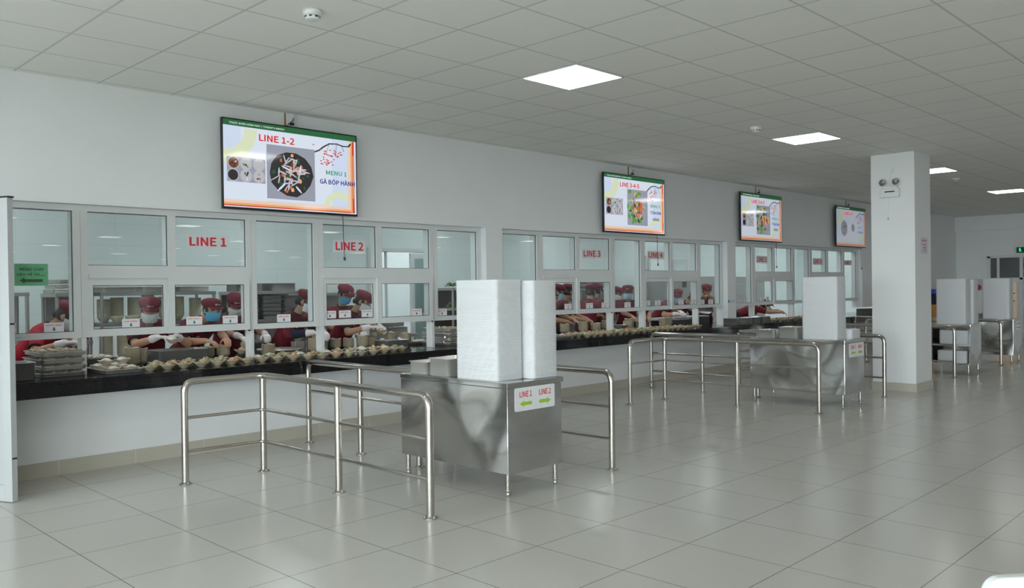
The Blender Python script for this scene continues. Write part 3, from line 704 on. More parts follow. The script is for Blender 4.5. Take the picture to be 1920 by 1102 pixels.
DS = [('MÓN CANH', 2.148, 1.142, PF, 'before the cook with her face behind the frame'), ('CƠM TRẮNG', 2.75, 1.152, PL, 'beside the masked cook over the steel basin'),
      ('MÓN MẶN 2', 3.293, 1.154, PR, 'beside the cook in a blue mask at LINE 1'), ('MÓN MẶN 1', 3.637, 1.152, PR, 'under the bowed red cap at LINE 1'),
      ('MÓN XÀO', 4.219, 1.144, PF, 'on the tall pane between LINE 1 and LINE 2'), ('MÓN XÀO', 4.741, 1.163, PL, 'on the first LINE 2 sash, nearest its frame edge'),
      ('MÓN MẶN 1', 4.924, 1.163, PL, 'in the middle of the first LINE 2 sash'), ('MÓN MẶN 2', 5.207, 1.162, PL, 'before the cook bending over a bowl at LINE 2'),
      ('CƠM TRẮNG', 5.85, 1.156, PR, 'on the empty sash beside LINE 2'), ('MÓN CANH', 6.26, 1.143, PF, 'by the pane with leafy vegetables behind it'),
      ('CƠM TRẮNG', 8.476, 1.153, PL, 'on the first LINE 3 sash beside the tray stack'), ('MÓN MẶN 3', 8.888, 1.153, PR, 'on the LINE 3 sash, below two dark-haired cooks'),
      ('MÓN MẶN 4', 9.228, 1.154, PR, 'at the far edge of the LINE 3 sash'), ('MÓN XÀO', 9.812, 1.143, PF, 'before the cook facing out between LINE 3 and LINE 4'),
      ('MÓN XÀO', 10.29, 1.16, PL, 'first on the LINE 4 sash'), ('MÓN MẶN 4', 10.557, 1.158, PL, 'second on the LINE 4 sash, before a stooping back'),
      ('MÓN MẶN 3', 11.14, 1.157, PR, 'below the stooping cook with a grey mask'), ('CƠM TRẮNG', 11.505, 1.154, PR, 'at the far edge of the second LINE 4 sash'),
      ('MÓN CANH', 11.82, 1.145, PF, 'first on the narrow pane before the white pier'), ('MÓN XÀO', 12.085, 1.145, PF, 'second on the narrow pane before the white pier'),
      ('MÓN CANH', 13.04, 1.141, PF, 'first on the pane beyond the white pier'), ('MÓN CHAY', 13.23, 1.142, PF, 'second on the pane beyond the white pier'),
      ('CƠM TRẮNG', 13.595, 1.16, PL, 'first on the LINE 5 sash'), ('MÓN MẶN 3', 13.81, 1.159, PL, 'second on the LINE 5 sash'), ('MÓN MẶN 4', 14.01, 1.16, PL, 'third on the LINE 5 sash')]
for t, x, z, y, lb in DS: dish_sign(t, x, z, y, 'dish sign with green arrow '+lb, w_=.147 if x < 12.9 else .135)
e = thing('menu_sign', 'green paper sign with a dark arrow taped on the first window pane', 'sign', (2.064, PF, 1.609))
MB().box(-.121, .121, -.001, 0, -.089, .087).build('sheet', GREENP, e)
lettering('MENU CHAY', .175, .026, DARKINK, e, (.005, -.0014, .042), bold=.01); lettering('LIÊN HỆ TẠI', .160, .029, DARKINK, e, (-.022, -.0014, .001), bold=.01); lettering('line', .036, .012, DARKINK, e, (.085, -.0014, -.006), bold=.01)
P = [(-.082, -.048), (-.05, -.024), (-.05, -.037), (.082, -.037), (.082, -.060), (-.05, -.060), (-.05, -.072)]
MB().prism([(p[0], -.0018, p[1]) for p in P], (0, .0005, 0)).build('arrow', mat('olive_ink', (.05, .12, .05), .5), e)
e = thing('corner_sign', 'white paper corner with red letters beside the door leaf, partly cut off', 'sign', (1.90, PF, 1.142), group=None)
MB().box(-.05, .05, -.001, 0, 0, .085).build('sheet', PAPER, e); lettering('NÓ', .03, .022, REDINK, e, (.032, -.0014, .055))
e = thing('frame_sticker', 'pale sticker with small blue lettering on the lowest window frame by the door leaf', 'sticker', (1.952, FY-.0006, 1.112))
MB().box(-.036, .036, -.0006, 0, -.024, .026).build('sheet', mat('pale_sticker', (.55, .65, .70), .4), e); lettering('THÙNG', .04, .01, SINKP if 'SINKP' in globals() else mat('blue_ink', (.05, .18, .4), .5), e, (.0, -.001, .0))
e = thing('pier_notice', 'small notice plate with blue mark on the white pier before LINE 5', 'sign', (12.63, -.0005, 1.18))
MB().box(-.125, .10, -.002, -.0003, -.026, .026).build('plate', mat('pale_sticker', (.55, .65, .70), .4), e); MB().box(-.115, -.07, -.0028, -.0021, -.018, .018).build('blue_mark', mat('blue_ink', (.05, .18, .4), .5), e)

# ================================================================ COLUMN FITTINGS, FAR WALL, DOOR LEAF
e = thing('emergency_light', 'twin-head white emergency light on the side of the column', 'emergency light', (11.5545, -3.055, 2.60))
MB().box(-.055, -.0003, -.125, .125, 0, .115).build('housing', WHITE, e, bevel=.006)
MB().box(-.06, -.0551, -.07, .06, .066, .082).build('label_slot', BLACK, e)
MB().box(-.05, -.006, -.10, .10, .1155, .15).build('lamp_bracket', WHITE, e, bevel=.004)
for s in (-.085, .085):
    hd = MB().lathe([(.018, -.03), (.04, -.022), (.052, 0), (.054, .012), (.05, .016)], 24).build('lamp_head', WHITE, e)
    hd.location = (-.045, s, .20); hd.rotation_euler = (0, radians(-78), 0)
    b = MB().lathe([(.048, .0165), (.03, .006), (.012, .004), (.012, .018), (.0001, .022)], 20).build('reflector', mat('chrome', (.8, .8, .8), .12, 1.0), hd)
MB().tube([(-.006, .02, .2), (-.006, .0, .30), (-.006, -.02, .33)], .003, 6).tube([(-.006, .03, -.0005), (-.006, .035, -.27)], .003, 6).build('power_cord', WHITE, e)
MB().box(-.02, -.0003, -.035, -.005, .33, .38).build('plug', WHITE, e, bevel=.003)
MB().box(-.016, -.006, .028, .042, -.30, -.2705).build('pull_toggle', KSTEEL, e)
e = thing('column_notice', 'small paper notice with faint pink print on the shaded face of the column', 'notice', (11.90, -3.3605, 1.95))
MB().box(-.13, .13, -.001, 0, -.11, .11).build('sheet', mat('pinkish_paper', (.62, .58, .64), .6), e)
m = MB()
for a, b, c, d in ((-.09, .09, .055, .075), (-.05, .07, .005, .02), (-.03, .06, -.04, -.02), (-.02, .06, -.075, -.06)): m.box(a, b, -.0016, -.0011, c, d)
m.build('print', mat('pink_ink', (.5, .2, .3), .6), e)
# far double door
e = bpy.data.objects.new('door_1', None); COL.objects.link(e); struct(e)
m = MB(); XA, XB = X1-.02, X1+.08
m.box(XA, XB, -.83, dy0-.0, 0, dh-.03); m.box(XA, XB, dy1, dy1+.07, 0, dh-.03); m.box(XA, XB, dy1, dy0, dh-.07, dh-.0)
m.box(XA, XB, -1.04, -.985, 1.55, dh-.07); m.box(XA, XB, -1.58, -1.51, 0, dh-.07); m.box(XA, XB, -2.55, -.83, 1.50, 1.55)
m.box(XA, XB, -2.1, -2.04, 1.55, dh-.07)
m.build('door_frame', ALU, e)
for a, b in ((-1.51, -.83), (-2.55, -1.58)):
    f = MB(); f.box(XA+.02, XB-.03, a+.005, b-.005, .01, .10); f.box(XA+.02, XB-.03, a+.005, b-.005, 1.42, 1.495); f.box(XA+.02, XB-.03, a+.005, a+.08, .10, 1.42); f.box(XA+.02, XB-.03, b-.08, b-.005, .10, 1.42)
    d_ = f.build('door_leaf', ALU, e); MB().box(XA+.04, XA+.046, a+.08, b-.08, .10, 1.42).build('door_glass', CLEAR, d_)
    MB().tube([(XA-.03, a+.1, .95), (XA-.03, b-.1, .95)], .014, 10).tube([(XA-.03, a+.1, 1.15), (XA-.03, b-.1, 1.15)], .014, 10).build('push_bar', TUBE, d_)
MB().box(XA+.04, XA+.046, -1.51, -1.04, 1.55, dh-.07).box(XA+.04, XA+.046, -.985, -.83, 1.55, dh-.07).box(XA+.04, XA+.046, -2.55, -2.1, 1.55, dh-.07).box(XA+.04, XA+.046, -2.04, -1.58, 1.55, dh-.07).build('transom_glass', mat('dark_glass', (.10, .10, .105), .1), e)
GLOWG = mat('green_glow', (.0, .1, .02), .4, emit=(.02, .85, .25), es=1.6)
e = thing('exit_sign', 'glowing green EXIT sign over the far double door, partly out of frame', 'exit sign', (X1-.101, -1.67, 2.20))
MB().box(-.03, 0, -.2, .2, -.02, .125).build('housing', mat('dark_green', (.0, .05, .02), .4), e, bevel=.004)
lettering('EXIT', .17, .075, GLOWG, e, (-.0308, -.06, .045), face='-X', bold=.03)
m = MB(); m.ell((-.0305, .125, .09), (.0015, .013, .013)); m.tube([(-.0305, .125, .075), (-.0305, .115, .045), (-.0305, .135, .015)], .007, 8).tube([(-.0305, .115, .045), (-.0305, .09, .02)], .006, 8).tube([(-.0305, .1, .07), (-.0305, .15, .06)], .005, 8)
m.build('running_man_mark', GLOWG, e)
e = thing('fire_alarm', 'round red fire alarm bell on a pale board beside the far door', 'alarm', (X1-.0005, -.56, 1.22))
MB().box(-.006, 0, -.13, .11, 0, .31).build('backing_board', mat('pinkish_paper2', (.60, .50, .54), .6), e)
MB().lathe([(.075, 0), (.075, .02), (.05, .04), (.0001, .045)], 24).build('bell', mat('alarm_red', (.35, .01, .02), .3), e).rotation_euler = (0, -pi/2, 0)
kids(e)[-1].location = (-.0065, .03, .09)
# opened aluminium door leaf by the first window
e = bpy.data.objects.new('door_2', None); COL.objects.link(e); struct(e); e.location = (1.684, -.742, 0); e.rotation_euler = (0, 0, radians(116))
m = MB(); Wd = .80
m.box(0, .07, -.045, 0, .004, 2.125); m.box(Wd-.07, Wd, -.045, 0, .004, 2.125); m.box(.07, Wd-.07, -.045, 0, 2.055, 2.125); m.box(.07, Wd-.07, -.045, 0, .004, .12); m.box(.07, Wd-.07, -.045, 0, .95, 1.02)
m.build('door_frame', mat('grey_aluminium', (.46, .48, .49), .35), e, bevel=.002)
MB().box(.07, Wd-.07, -.03, -.015, .12, .95).box(.07, Wd-.07, -.03, -.015, 1.02, 2.055).build('door_panel', mat('grey_panel', (.44, .46, .47), .4), e)
MB().box(-.004, 0, -.04, -.005, .30, .312).box(-.004, 0, -.04, -.005, 1.24, 1.252).build('door_latch', BLACK, e)
MB().box(-.01, Wd, -.047, .002, 2.1255, 2.137).build('door_cap', BLACK, e)
# white moulded chair back close to the camera
e = thing('plastic_chair', 'blurred white plastic chair close to the camera, only its top corner in frame', 'chair', (2.18, -6.943, 0), radians(-40))
n = 6; poly = []
for (qx, qz, s) in ((.17, .755, 0), (-.17, .755, 1), (-.21, .45, None), (.21, .45, None)):
    if s is None: poly.append((qx, -.012, qz))
    else:
        for k in range(n+1): t = pi/2*(s+k/n); poly.append((qx+.04*cos(t), -.012, qz+.04*sin(t)))
bk = MB().prism(poly, (0, .03, 0)).build('backrest', WHITE, e, bevel=.006)
MB().box(-.22, .22, -.44, .012, .42, .449).build('seat', WHITE, e, bevel=.01)
for sx in (-.19, .19):
    for sy in (-.41, -.01): MB().tube([(sx*1.12, sy*1.03 if sy < -.1 else .03, .0005), (sx, sy, .4195)], .018, 10).build('leg', WHITE, e)

# ================================================================ KITCHEN AND COUNTER WARES
def rrect(a, b, r, z, n=4):
    out = []
    for (qx, qy, s) in ((a-r, b-r, 0), (-a+r, b-r, 1), (-a+r, -b+r, 2), (a-r, -b+r, 3)):
        for k in range(n+1): t = pi/2*(s+k/n); out.append(Vector((qx+r*cos(t), qy+r*sin(t), z)))
    return out
def pan_mesh(w_, d_, h, m=None, off=(0, 0, 0), taper=.010, flange_=.012):
    """open steel pan with rolled rim; w_, d_ half sizes"""
    m = m or MB(); r = min(.035, w_*.5); o_ = Vector(off)
    R = [rrect(w_-taper-.008, d_-taper-.008, r, 0), rrect(w_-taper, d_-taper, r, .006), rrect(w_-flange_, d_-flange_, r, h-.004), rrect(w_, d_, r+.008, h-.003), rrect(w_, d_, r+.008, h), rrect(w_-flange_-.002, d_-flange_-.002, r, h-.0005), rrect(w_-taper-.003, d_-taper-.003, r, .008), rrect(w_-taper-.02, d_-taper-.02, r*.7, .004)]
    m.loft([[v+o_ for v in q] for q in R]); return m
def pan(name, label, x, y, z, w_, d_, h, rz=0, group=None, fill=None, mt=None, lift=.0005):
    o = pan_mesh(w_, d_, h).build(name, mt or STEEL, loc=(x, y, z+lift)); o.rotation_euler = (0, 0, rz); tag(o, label, 'pan', group)
    if fill is not None:
        MB().loft([rrect(w_-.016, d_-.016, .03, h*.55), rrect(w_-.016, d_-.016, .03, h*.6)]).build('food', FOODS[fill], o)
    return o
# --- wavy serving bowl and its food
def bowl_mesh(R=.066, hh=.042):
    def fn(t, r, z): q = 1+.055*cos(4*t)*(r/R)**3; return r*q, z+.0045*cos(4*t+.4)*(z/hh)**2
    return MB().lathe([(.024, 0), (.0265, .004), (.045, .018), (.060, .036), (R, hh), (R-.003, hh+.0015), (.056, .034), (.041, .017), (.022, .007), (.0001, .006)], 28, fn=fn)
BOWL = bowl_mesh().build('serving_bowl', BEIGE).data
bpy.data.objects.remove(bpy.data.objects['serving_bowl'])
FOODME = []
for k, fm in enumerate(FOODS):
    rnd = random.Random(k+5); m = MB(); n = 18; top = (.024, .030, .022, .024, .001)[k]; vs = [(0, 0, .030+top)]; fs = []
    for i in range(1, 6):
        q = i/5
        for j in range(n):
            t = 2*pi*j/n; r = .054*q; z = .030+top*(1-q**2.2)+(rnd.uniform(-.005, .005) if (k != 4 and i < 5) else 0)
            vs.append((r*cos(t)*(1+rnd.uniform(-.03, .03)), r*sin(t)*(1+rnd.uniform(-.03, .03)), z))
    for j in range(n): fs.append((0, 1+j, 1+(j+1) % n))
    for i in range(4):
        for j in range(n): fs.append((1+i*n+j, 1+(i+1)*n+j, 1+(i+1)*n+(j+1) % n, 1+i*n+(j+1) % n))
    m.add(vs, fs, 0, True)
    if k in (0, 2, 3):      # chopped pieces on top
        for q in range(9):
            t = rnd.uniform(0, 2*pi); r = rnd.uniform(0, .04); mt_ = Matrix.Translation((r*cos(t), r*sin(t), .030+top*(1-(r/.054)**2.2)+.004)) @ Euler((rnd.uniform(-.6, .6), rnd.uniform(-.6, .6), rnd.uniform(0, 3))).to_matrix().to_4x4()
            m.box(-.011, .011, -.004, .004, -.003, .004, 0, mt_)
    o = m.build('food', fm); FOODME.append(o.data); bpy.data.objects.remove(o)
FW_ = ('mixed stir-fry', 'white rice', 'chopped greens', 'orange stew', 'clear broth')
def obj(name, me, parent=None, loc=(0, 0, 0), rz=0.0):
    o = bpy.data.objects.new(name, me); COL.objects.link(o); o.location = loc; o.rotation_euler = (0, 0, rz)
    if parent: o.parent = parent
    return o
SPEC = []
def filled_bowl(x, y, z, kind, where, group, sc=1.0, label=None):
    SPEC.append((x, y, z+.0006, random.uniform(0, 1.5), sc, kind, label or 'beige bowl of %s %s' % (FW_[kind], where), None if label else group+', with '+FW_[kind]))
def bowl_stack(x, y, z, n, where, sc=1.0, pitch=.0103, top=None):
    r0 = random.uniform(0, 1.5)
    for k in range(n): SPEC.append((x, y, z+.0006+k*pitch*sc, r0+random.uniform(-.02, .02), sc, None, 'empty beige bowl in the stack '+where, 'bowl stack '+where))
# --- open row of bowls on the ledge
rnd = random.Random(4)
def bowl_row(x0, x1, y, step, kinds, where, group, z=CT, wob=.02, yf=None):
    x = x0; i = 0
    while x < x1:
        yy = (yf(x) if yf else y)+rnd.uniform(-wob, wob)*.5
        filled_bowl(x, yy, z, kinds[i % len(kinds)] if isinstance(kinds, (list, tuple)) else kinds, where, group, rnd.uniform(.97, 1.03)); x += step+rnd.uniform(-.001, .006); i += 1
def yl(x): return -.05-.10*max(0, min(1, (x-4)/.6)) if x < 5.2 else -.15+.22*(x-5.2)
bowl_row(2.92, 5.70, 0, .1475, (2, 0, 3, 0, 2, 3, 0), 'in the front row before the first serving window', 'front row, first window', yf=yl)
bowl_row(3.02, 3.85, .09, .149, (0, 3, 2, 0), 'in the second row nearest the rice tray', 'second row bowls at LINE 1')
bowl_row(4.0, 5.8, .12, .149, (1, 2, 0, 1, 3), 'in the second row below the dangling cord side', 'second row bowls at LINE 2', yf=lambda x: .09 if x < 5.2 else .12)
bowl_row(4.05, 4.62, .26, .150, (0, 1, 2), 'in the third row between the first two posts', 'third row bowls at LINE 2')
bowl_row(4.85, 5.62, .255, .148, (0, 3, 2, 1), 'in the third row below the bending cook', 'third row bowls near the stacks at LINE 2')
bowl_row(3.1, 3.85, .26, .150, (0, 2), 'in the third row by the big steel basin', 'third row bowls at LINE 1')
bowl_row(8.60, 11.45, -.15, .1475, (0, 2, 3, 0), 'in the front row before the second serving window', 'front row bowls at LINE 3 and 4', yf=lambda x: -.19+.035*(x-8.6))
bowl_row(8.45, 11.3, .02, .149, (0, 2, 1, 3, 0), 'in the second row before the second serving window', 'second row bowls at LINE 3 and 4', wob=.004, yf=lambda x: -.028+.035*(x-8.6))
bowl_row(8.6, 11.2, .20, .150, (3, 0, 2), 'in the third row before the second serving window', 'third row bowls at LINE 3 and 4', wob=.004, yf=lambda x: .14+.035*(x-8.6))
bowl_row(13.85, 16.2, -.08, .150, (0, 2, 3), 'in the front row past the white pier', 'front row bowls at LINE 5')
bowl_row(13.95, 16.1, .10, .150, (2, 0), 'in the second row past the white pier', 'second row bowls at LINE 5')
# --- nested stacks
for x, y, n, wh in ((2.98, .50, 14, 'beside the rice bowls at LINE 1'), (3.10, .62, 12, 'in front of the steel basin at LINE 1'), (3.80, .74, 9, 'beyond the steel basin at LINE 1'), (3.955, .72, 10, 'between the basin and the soup cup at LINE 1'),
                    (4.20, .70, 11, 'behind the white post at LINE 1'), (4.30, .44, 10, 'just past the white post at LINE 1'), (4.90, .56, 12, 'before the navy-sleeved cook'), (5.06, .66, 12, 'behind the second white post'),
                    (5.32, .78, 9, 'below the blue-masked cook at LINE 2'), (5.45, .72, 9, 'in the middle below LINE 2'), (5.56, .60, 12, 'tallest before the bending cook at LINE 2'), (5.70, .66, 8, 'beside the rim of the steel pan at LINE 2'),
                    (6.18, .60, 12, 'at the far end of LINE 2'), (6.05, .74, 13, 'behind the steel pan at LINE 2'), (5.89, .83, 13, 'rearmost behind the steel pan at LINE 2')): bowl_stack(x, y, CT, n, wh)
for x, y, n, wh in ((8.98, .55, 10, 'beside the tray tower at LINE 3'), (9.33, .50, 12, 'tall before the cap at LINE 3'), (9.62, .50, 9, 'low at LINE 3'), (10.02, .62, 11, 'beside the small steel box at LINE 3'), (10.32, .45, 9, 'beyond the third white post'), (10.50, .55, 12, 'at the middle of LINE 4'), (10.72, .50, 8, 'low at LINE 4'),
                    (11.35, .50, 10, 'before the dark crates at LINE 4'), (11.50, .52, 11, 'tallest before the dark crates at LINE 4')): bowl_stack(x, y, CT, n, wh, 1.12)
# --- steel ware on the counter
def full_tray(x, y, z, label, group, nx=3, ny=4, kind=4, rows=None, rz=0.0, where='', sx=.175, sy=.265):
    o = pan_mesh(sx, sy, .034, taper=.012).build('steel_tray', STEEL, loc=(x, y, z+.0006)); tag(o, label, 'tray', group); o.rotation_euler = (0, 0, rz)
    for j in range(ny):
        if rows is not None and j not in rows: continue
        for i in range(nx):
            dx, dy = (i-(nx-1)/2)*(sx*2-.03)/nx, -sy+.08+j*(sy*2-.16)/max(1, ny-1)
            c_, s_ = cos(rz), sin(rz); filled_bowl(x+dx*c_-dy*s_, y+dx*s_+dy*c_, z+.009, kind, where, 'bowls '+where, .74 if nx == 3 else .95)
    return o
for k in range(4):
    full_tray(2.262+.01*(k % 2), .27, CT+k*.056, 'steel tray of soup bowls, number %s up in the stack by the door leaf' % ('one', 'two', 'three', 'four')[k], 'stacked steel trays at LINE 1', rows=None if k == 3 else (0, ), where='on tray %s of the stack by the door leaf' % ('one', 'two', 'three', 'four')[k])
pan('steel_pan', 'deep steel pan on the black counter beside the open door leaf', 1.88, .05, CT, .165, .13, .14)
full_tray(2.70, .16, CT, 'steel tray holding loose bowls of white rice beside the stacked trays', None, 2, 3, 1, where='on the flat steel tray by the stacked trays', sx=.165, sy=.26)
filled_bowl(2.62, .12, CT+.062, 1, '', '', label='heaped bowl of white rice perched on the rice tray, nearer the tray stack'); filled_bowl(2.77, .17, CT+.062, 1, '', '', label='heaped bowl of white rice perched on the rice tray, nearer the steel basin')
full_tray(2.72, .72, CT+.06, 'raised steel tray of rice bowls behind the rice tray', None, 3, 2, 1, where='on the raised steel tray', sx=.17, sy=.16)
pan('steel_box', 'low steel box supporting the raised tray of rice bowls', 2.72, .72, CT, .14, .13, .058)
pan('steel_basin', 'large steel basin of rice under the gloved hands at LINE 1', 3.44, .62, CT, .25, .17, .13, fill=1)
filled_bowl(4.06, .55, CT+.046, 3, '', '', label='bowl of orange stew standing on the small dark cup')
o = MB().lathe([(.03, 0), (.032, .01), (.05, .04), (.049, .044), (.001, .044)], 20).build('soup_cup', mat('dark_ceramic', (.08, .06, .05), .3), loc=(4.06, .55, CT+.0005)); tag(o, 'dark soup cup between two bowl stacks at LINE 1', 'cup')
o = MB().lathe([(.19, 0), (.225, .05), (.235, .065), (.231, .066), (.22, .05), (.18, .01), (.0001, .008)], 36).build('steel_pan', STEEL, loc=(4.56, .68, CT+.0005)); tag(o, 'wide round steel pan of orange food beside LINE 1', 'pan'); MB().lathe([(.215, .05), (.0001, .062)], 24).build('food', FOODS[3], o)
filled_bowl(4.87, .835, CT+.12, 1, '', '', label='bowl of white rice on the small box behind the round pan')
o = MB().box(-.06, .06, -.045, .045, 0, .12).build('steel_box', STEEL, loc=(4.87, .835, CT+.0004), bevel=.004); tag(o, 'small closed steel box behind the round pan', 'box')
pan('steel_pan', 'shallow steel pan before the bending cook at LINE 2', 5.86, .45, CT, .17, .12, .095, fill=0)
for k in range(2): pan('steel_basin', 'dark steel basin, %s of the two stacked behind LINE 2' % ('lower', 'upper')[k], 6.93-.06*k, 1.95, .85+.105*k, .23, .17, .09, group='stacked dark basins', mt=KSTEEL)
full_tray(6.54, .785, CT, 'steel tray of rice bowls lying before the doorway at LINE 2', None, 3, 2, 1, where='on the flat tray before the doorway', sx=.17, sy=.118)
for k in range(4):
    full_tray(6.60+.012*(k % 2), .38, CT+k*.056, 'steel tray of broth bowls, number %s up in the stack behind the white trays' % ('one', 'two', 'three', 'four')[k], 'stacked steel trays at LINE 2', rows=None if k == 3 else (0, ), where='on tray %s beyond the bending cook' % ('one', 'two', 'three', 'four')[k])
full_tray(8.16, .02, CT, 'steel tray of rice bowls at the start of LINE 3', None, 2, 2, 1, where='on the steel tray starting LINE 3', sx=.19, sy=.15)
pan('steel_box', 'small steel box with bowls on it at LINE 3', 10.05, .36, CT, .12, .08, .10, fill=0)
pan('steel_crate', 'dark crate of pans behind the bowls at LINE 4', 11.85, .62, CT, .22, .16, .11, mt=KSTEEL)
pan('steel_crate', 'second dark crate of pans beside the LINE 4 post', 12.20, .62, CT, .12, .16, .12, mt=KSTEEL)
pan('steel_basin', 'big steel basin on the counter in front of the white pier', 12.66, -.10, CT, .27, .15, .12)
pan('steel_basin', 'smaller steel basin beside the big one past the white pier', 13.12, -.09, CT, .15, .14, .12)
pan('steel_basin', 'third steel basin past the white pier before LINE 5', 13.45, -.09, CT, .15, .14, .12)
# pans on the tray counters
pan('steel_pan', 'shallow steel pan on the nearest tray counter', 4.225, -2.25, .79, .165, .115, .10)
pan('steel_pan', 'deeper steel pan beside the tray stack on the nearest tray counter', 4.225, -2.50, .79, .165, .125, .135)
pan('steel_pan', 'shallow steel pan on the tray counter before the column', 9.71, -2.26, .79, .165, .13, .10)
pan('steel_pan', 'deeper steel pan beside the tall trays before the column', 9.71, -2.555, .79, .165, .14, .14)
o = pan('steel_bowl', 'steel pan of greens on the farthest tray counter', 16.70, -2.62, .79, .12, .12, .09, fill=2)
pan('steel_pan', 'dark steel pan on the open-shelved tray counter', 14.30, -2.45, .79, .14, .14, .10)
pan('steel_basin', 'steel pan on the counter under the hanging wall at the far end', 18.6, .10, CT, .3, .16, .12)
# --- racks
def rack(label, x0, x1, y0, y1, zs, mt=KSTEEL, back=None, name='steel_rack'):
    e = thing(name, label, 'rack', ((x0+x1)/2, (y0+y1)/2, 0)); w_, d_ = (x1-x0)/2, (y1-y0)/2; top = zs[-1]
    for sx in (-1, 1):
        for sy in (-1, 1): MB().tube([(sx*(w_-.02), sy*(d_-.02), .0005), (sx*(w_-.02), sy*(d_-.02), top-.0405)], .019, 10).build('leg', mt, e)
    for z in zs: MB().box(-w_, w_, -d_, d_, z-.04, z).build('shelf', mt, e, bevel=.003)
    if back: MB().box(-w_+.045, w_-.045, d_-.012, d_-.004, zs[0]+.001, top-.041).build('back_panel', back, e)
    return e
rack('tall steel frame with a pale back panel behind the LINE 1 soup trays', 2.10, 2.62, 2.2, 2.6, (.35, .90, 1.475), back=ALU)
rack('narrow steel cabinet with trays on top behind the first cook', 2.86, 3.22, 2.2, 2.7, (.35, .95, 1.46), back=KSTEEL)
for k in range(3): pan('steel_tray', 'steel tray of food, %s of three on the narrow cabinet' % ('lowest', 'middle', 'topmost')[k], 3.04+.015*k, 2.45, 1.46+.052*k, .19, .2, .04, group='trays on the narrow cabinet')
rack('steel shelf rack of cream bowl towers behind LINE 1', 3.30, 4.60, 2.2, 2.7, (.30, .72, 1.13, 1.465))
for i, x in enumerate((3.52, 3.94, 4.36)):
    pan('steel_tray', 'steel tray of food bowls on the top shelf, %s' % ('above the cream towers start', 'above the masked cook', 'near the rack end')[i], x, 2.42, 1.465, .19, .2, .055, group='trays on the cream bowl rack')
cb = MB().lathe([(.04, 0), (.045, .005), (.082, .05), (.088, .075), (.0862, .076), (.0800, .05), (.040, .008), (.0001, .007)], 24).build('soup_bowl', CREAM).data
bpy.data.objects.remove(bpy.data.objects['soup_bowl'])
def tower(x, y, z, n, where, sc=.8):
    for k in range(n):
        o = obj('soup_bowl', cb, None, (x, y, z+.0006+k*.0185)); o.scale = (sc, sc, .95); tag(o, 'cream bowl in the tower '+where, 'bowl', 'cream bowl tower '+where)
for i, (x, y) in enumerate(((3.42, 2.45), (3.58, 2.50), (3.75, 2.46), (3.92, 2.5), (4.10, 2.47), (4.27, 2.5), (4.46, 2.46))):
    tower(x, y, 1.13, (11, 12, 12, 13, 12, 12, 11)[i], 'on the upper shelf, number %s of seven along the rack' % ('one', 'two', 'three', 'four', 'five', 'six', 'seven')[i])
for i, (x, y) in enumerate(((3.42, 2.4), (3.60, 2.38), (3.78, 2.4), (3.96, 2.4), (4.30, 2.4), (4.47, 2.4))):
    tower(x, y, .72, 16, 'on the lower shelf, number %s of six along the rack' % ('one', 'two', 'three', 'four', 'five', 'six')[i])
for i, x in enumerate((3.50, 3.66)):
    o = obj('soup_bowl', cb, None, (x, 2.29, 1.1306)); o.scale = (.8, .8, .95); tag(o, ('single cream bowl at the shelf edge, farther from the cook', 'single cream bowl at the shelf edge, nearer the cook')[i], 'bowl')
rack('steel rack packed with steel trays behind the gap between LINE 1 and 2', 4.92, 5.90, 2.3, 2.8, (.30, .85, 1.10, 1.455), back=KSTEEL)
for c_ in range(3):
    for k in range(6): pan('steel_tray', 'steel tray in column %s, row %s up, of the packed rack' % (('one', 'two', 'three')[c_], ('one', 'two', 'three', 'four', 'five', 'six')[k]), 5.10+.31*c_, 2.52, 1.10+.051*k, .145, .2, .042, group='trays packed on the rack', mt=KSTEEL)
for i in range(2): pan('steel_basin', ('steel basin on top of the packed rack, nearer LINE 1', 'steel basin on top of the packed rack, nearer LINE 2')[i], 5.12+.46*i, 2.5, 1.455, .19, .16, .10, group='basins on the packed rack', mt=KSTEEL)
pan('steel_box', 'large steel box on the lower shelf of the packed rack', 5.35, 2.5, .85, .20, .18, .19, mt=KSTEEL)
for i, x in enumerate((6.03, 6.28)):
    for k in range(13):
        o = obj('soup_bowl', cb, None, (x, 2.30, .7406+k*.0185)); o.scale = (.8, .8, .95); tag(o, 'cream soup bowl in the tower %s' % ('behind the second white post', 'before the blue-masked cook')[i], 'bowl', 'cream bowls behind LINE 2, tower %d' % i)
def table(label, x0, x1, y0, y1, z, mt=KSTEEL, name='work_table'):
    e = thing(name, label, 'table', ((x0+x1)/2, (y0+y1)/2, 0)); w_, d_ = (x1-x0)/2, (y1-y0)/2
    MB().box(-w_, w_, -d_, d_, z-.04, z).build('table_top', mt, e, bevel=.003); MB().box(-w_+.03, w_-.03, -d_+.03, d_-.03, .25, .28).build('under_shelf', mt, e)
    for sx in (-1, 1):
        for sy in (-1, 1): MB().tube([(sx*(w_-.03), sy*(d_-.03), .0005), (sx*(w_-.03), sy*(d_-.03), z-.0405)], .02, 10).build('leg', mt, e)
table('steel work table with cream bowl towers behind the LINE 2 cooks', 5.93, 6.45, 2.15, 2.45, .74)
table('steel work table holding two dark basins before the doorway', 6.55, 7.25, 1.7, 2.2, .85)
rack('grey steel cabinet behind the blue-masked cook at LINE 2', 6.02, 7.0, 2.7, 3.2, (.3, .9, 1.42), back=KSTEEL)
rack('dark steel rack of leafy vegetables beside LINE 2', 8.40, 9.75, 2.3, 2.85, (.30, .80, 1.16, 1.47), back=mat('dark_board', (.10, .09, .08), .6))
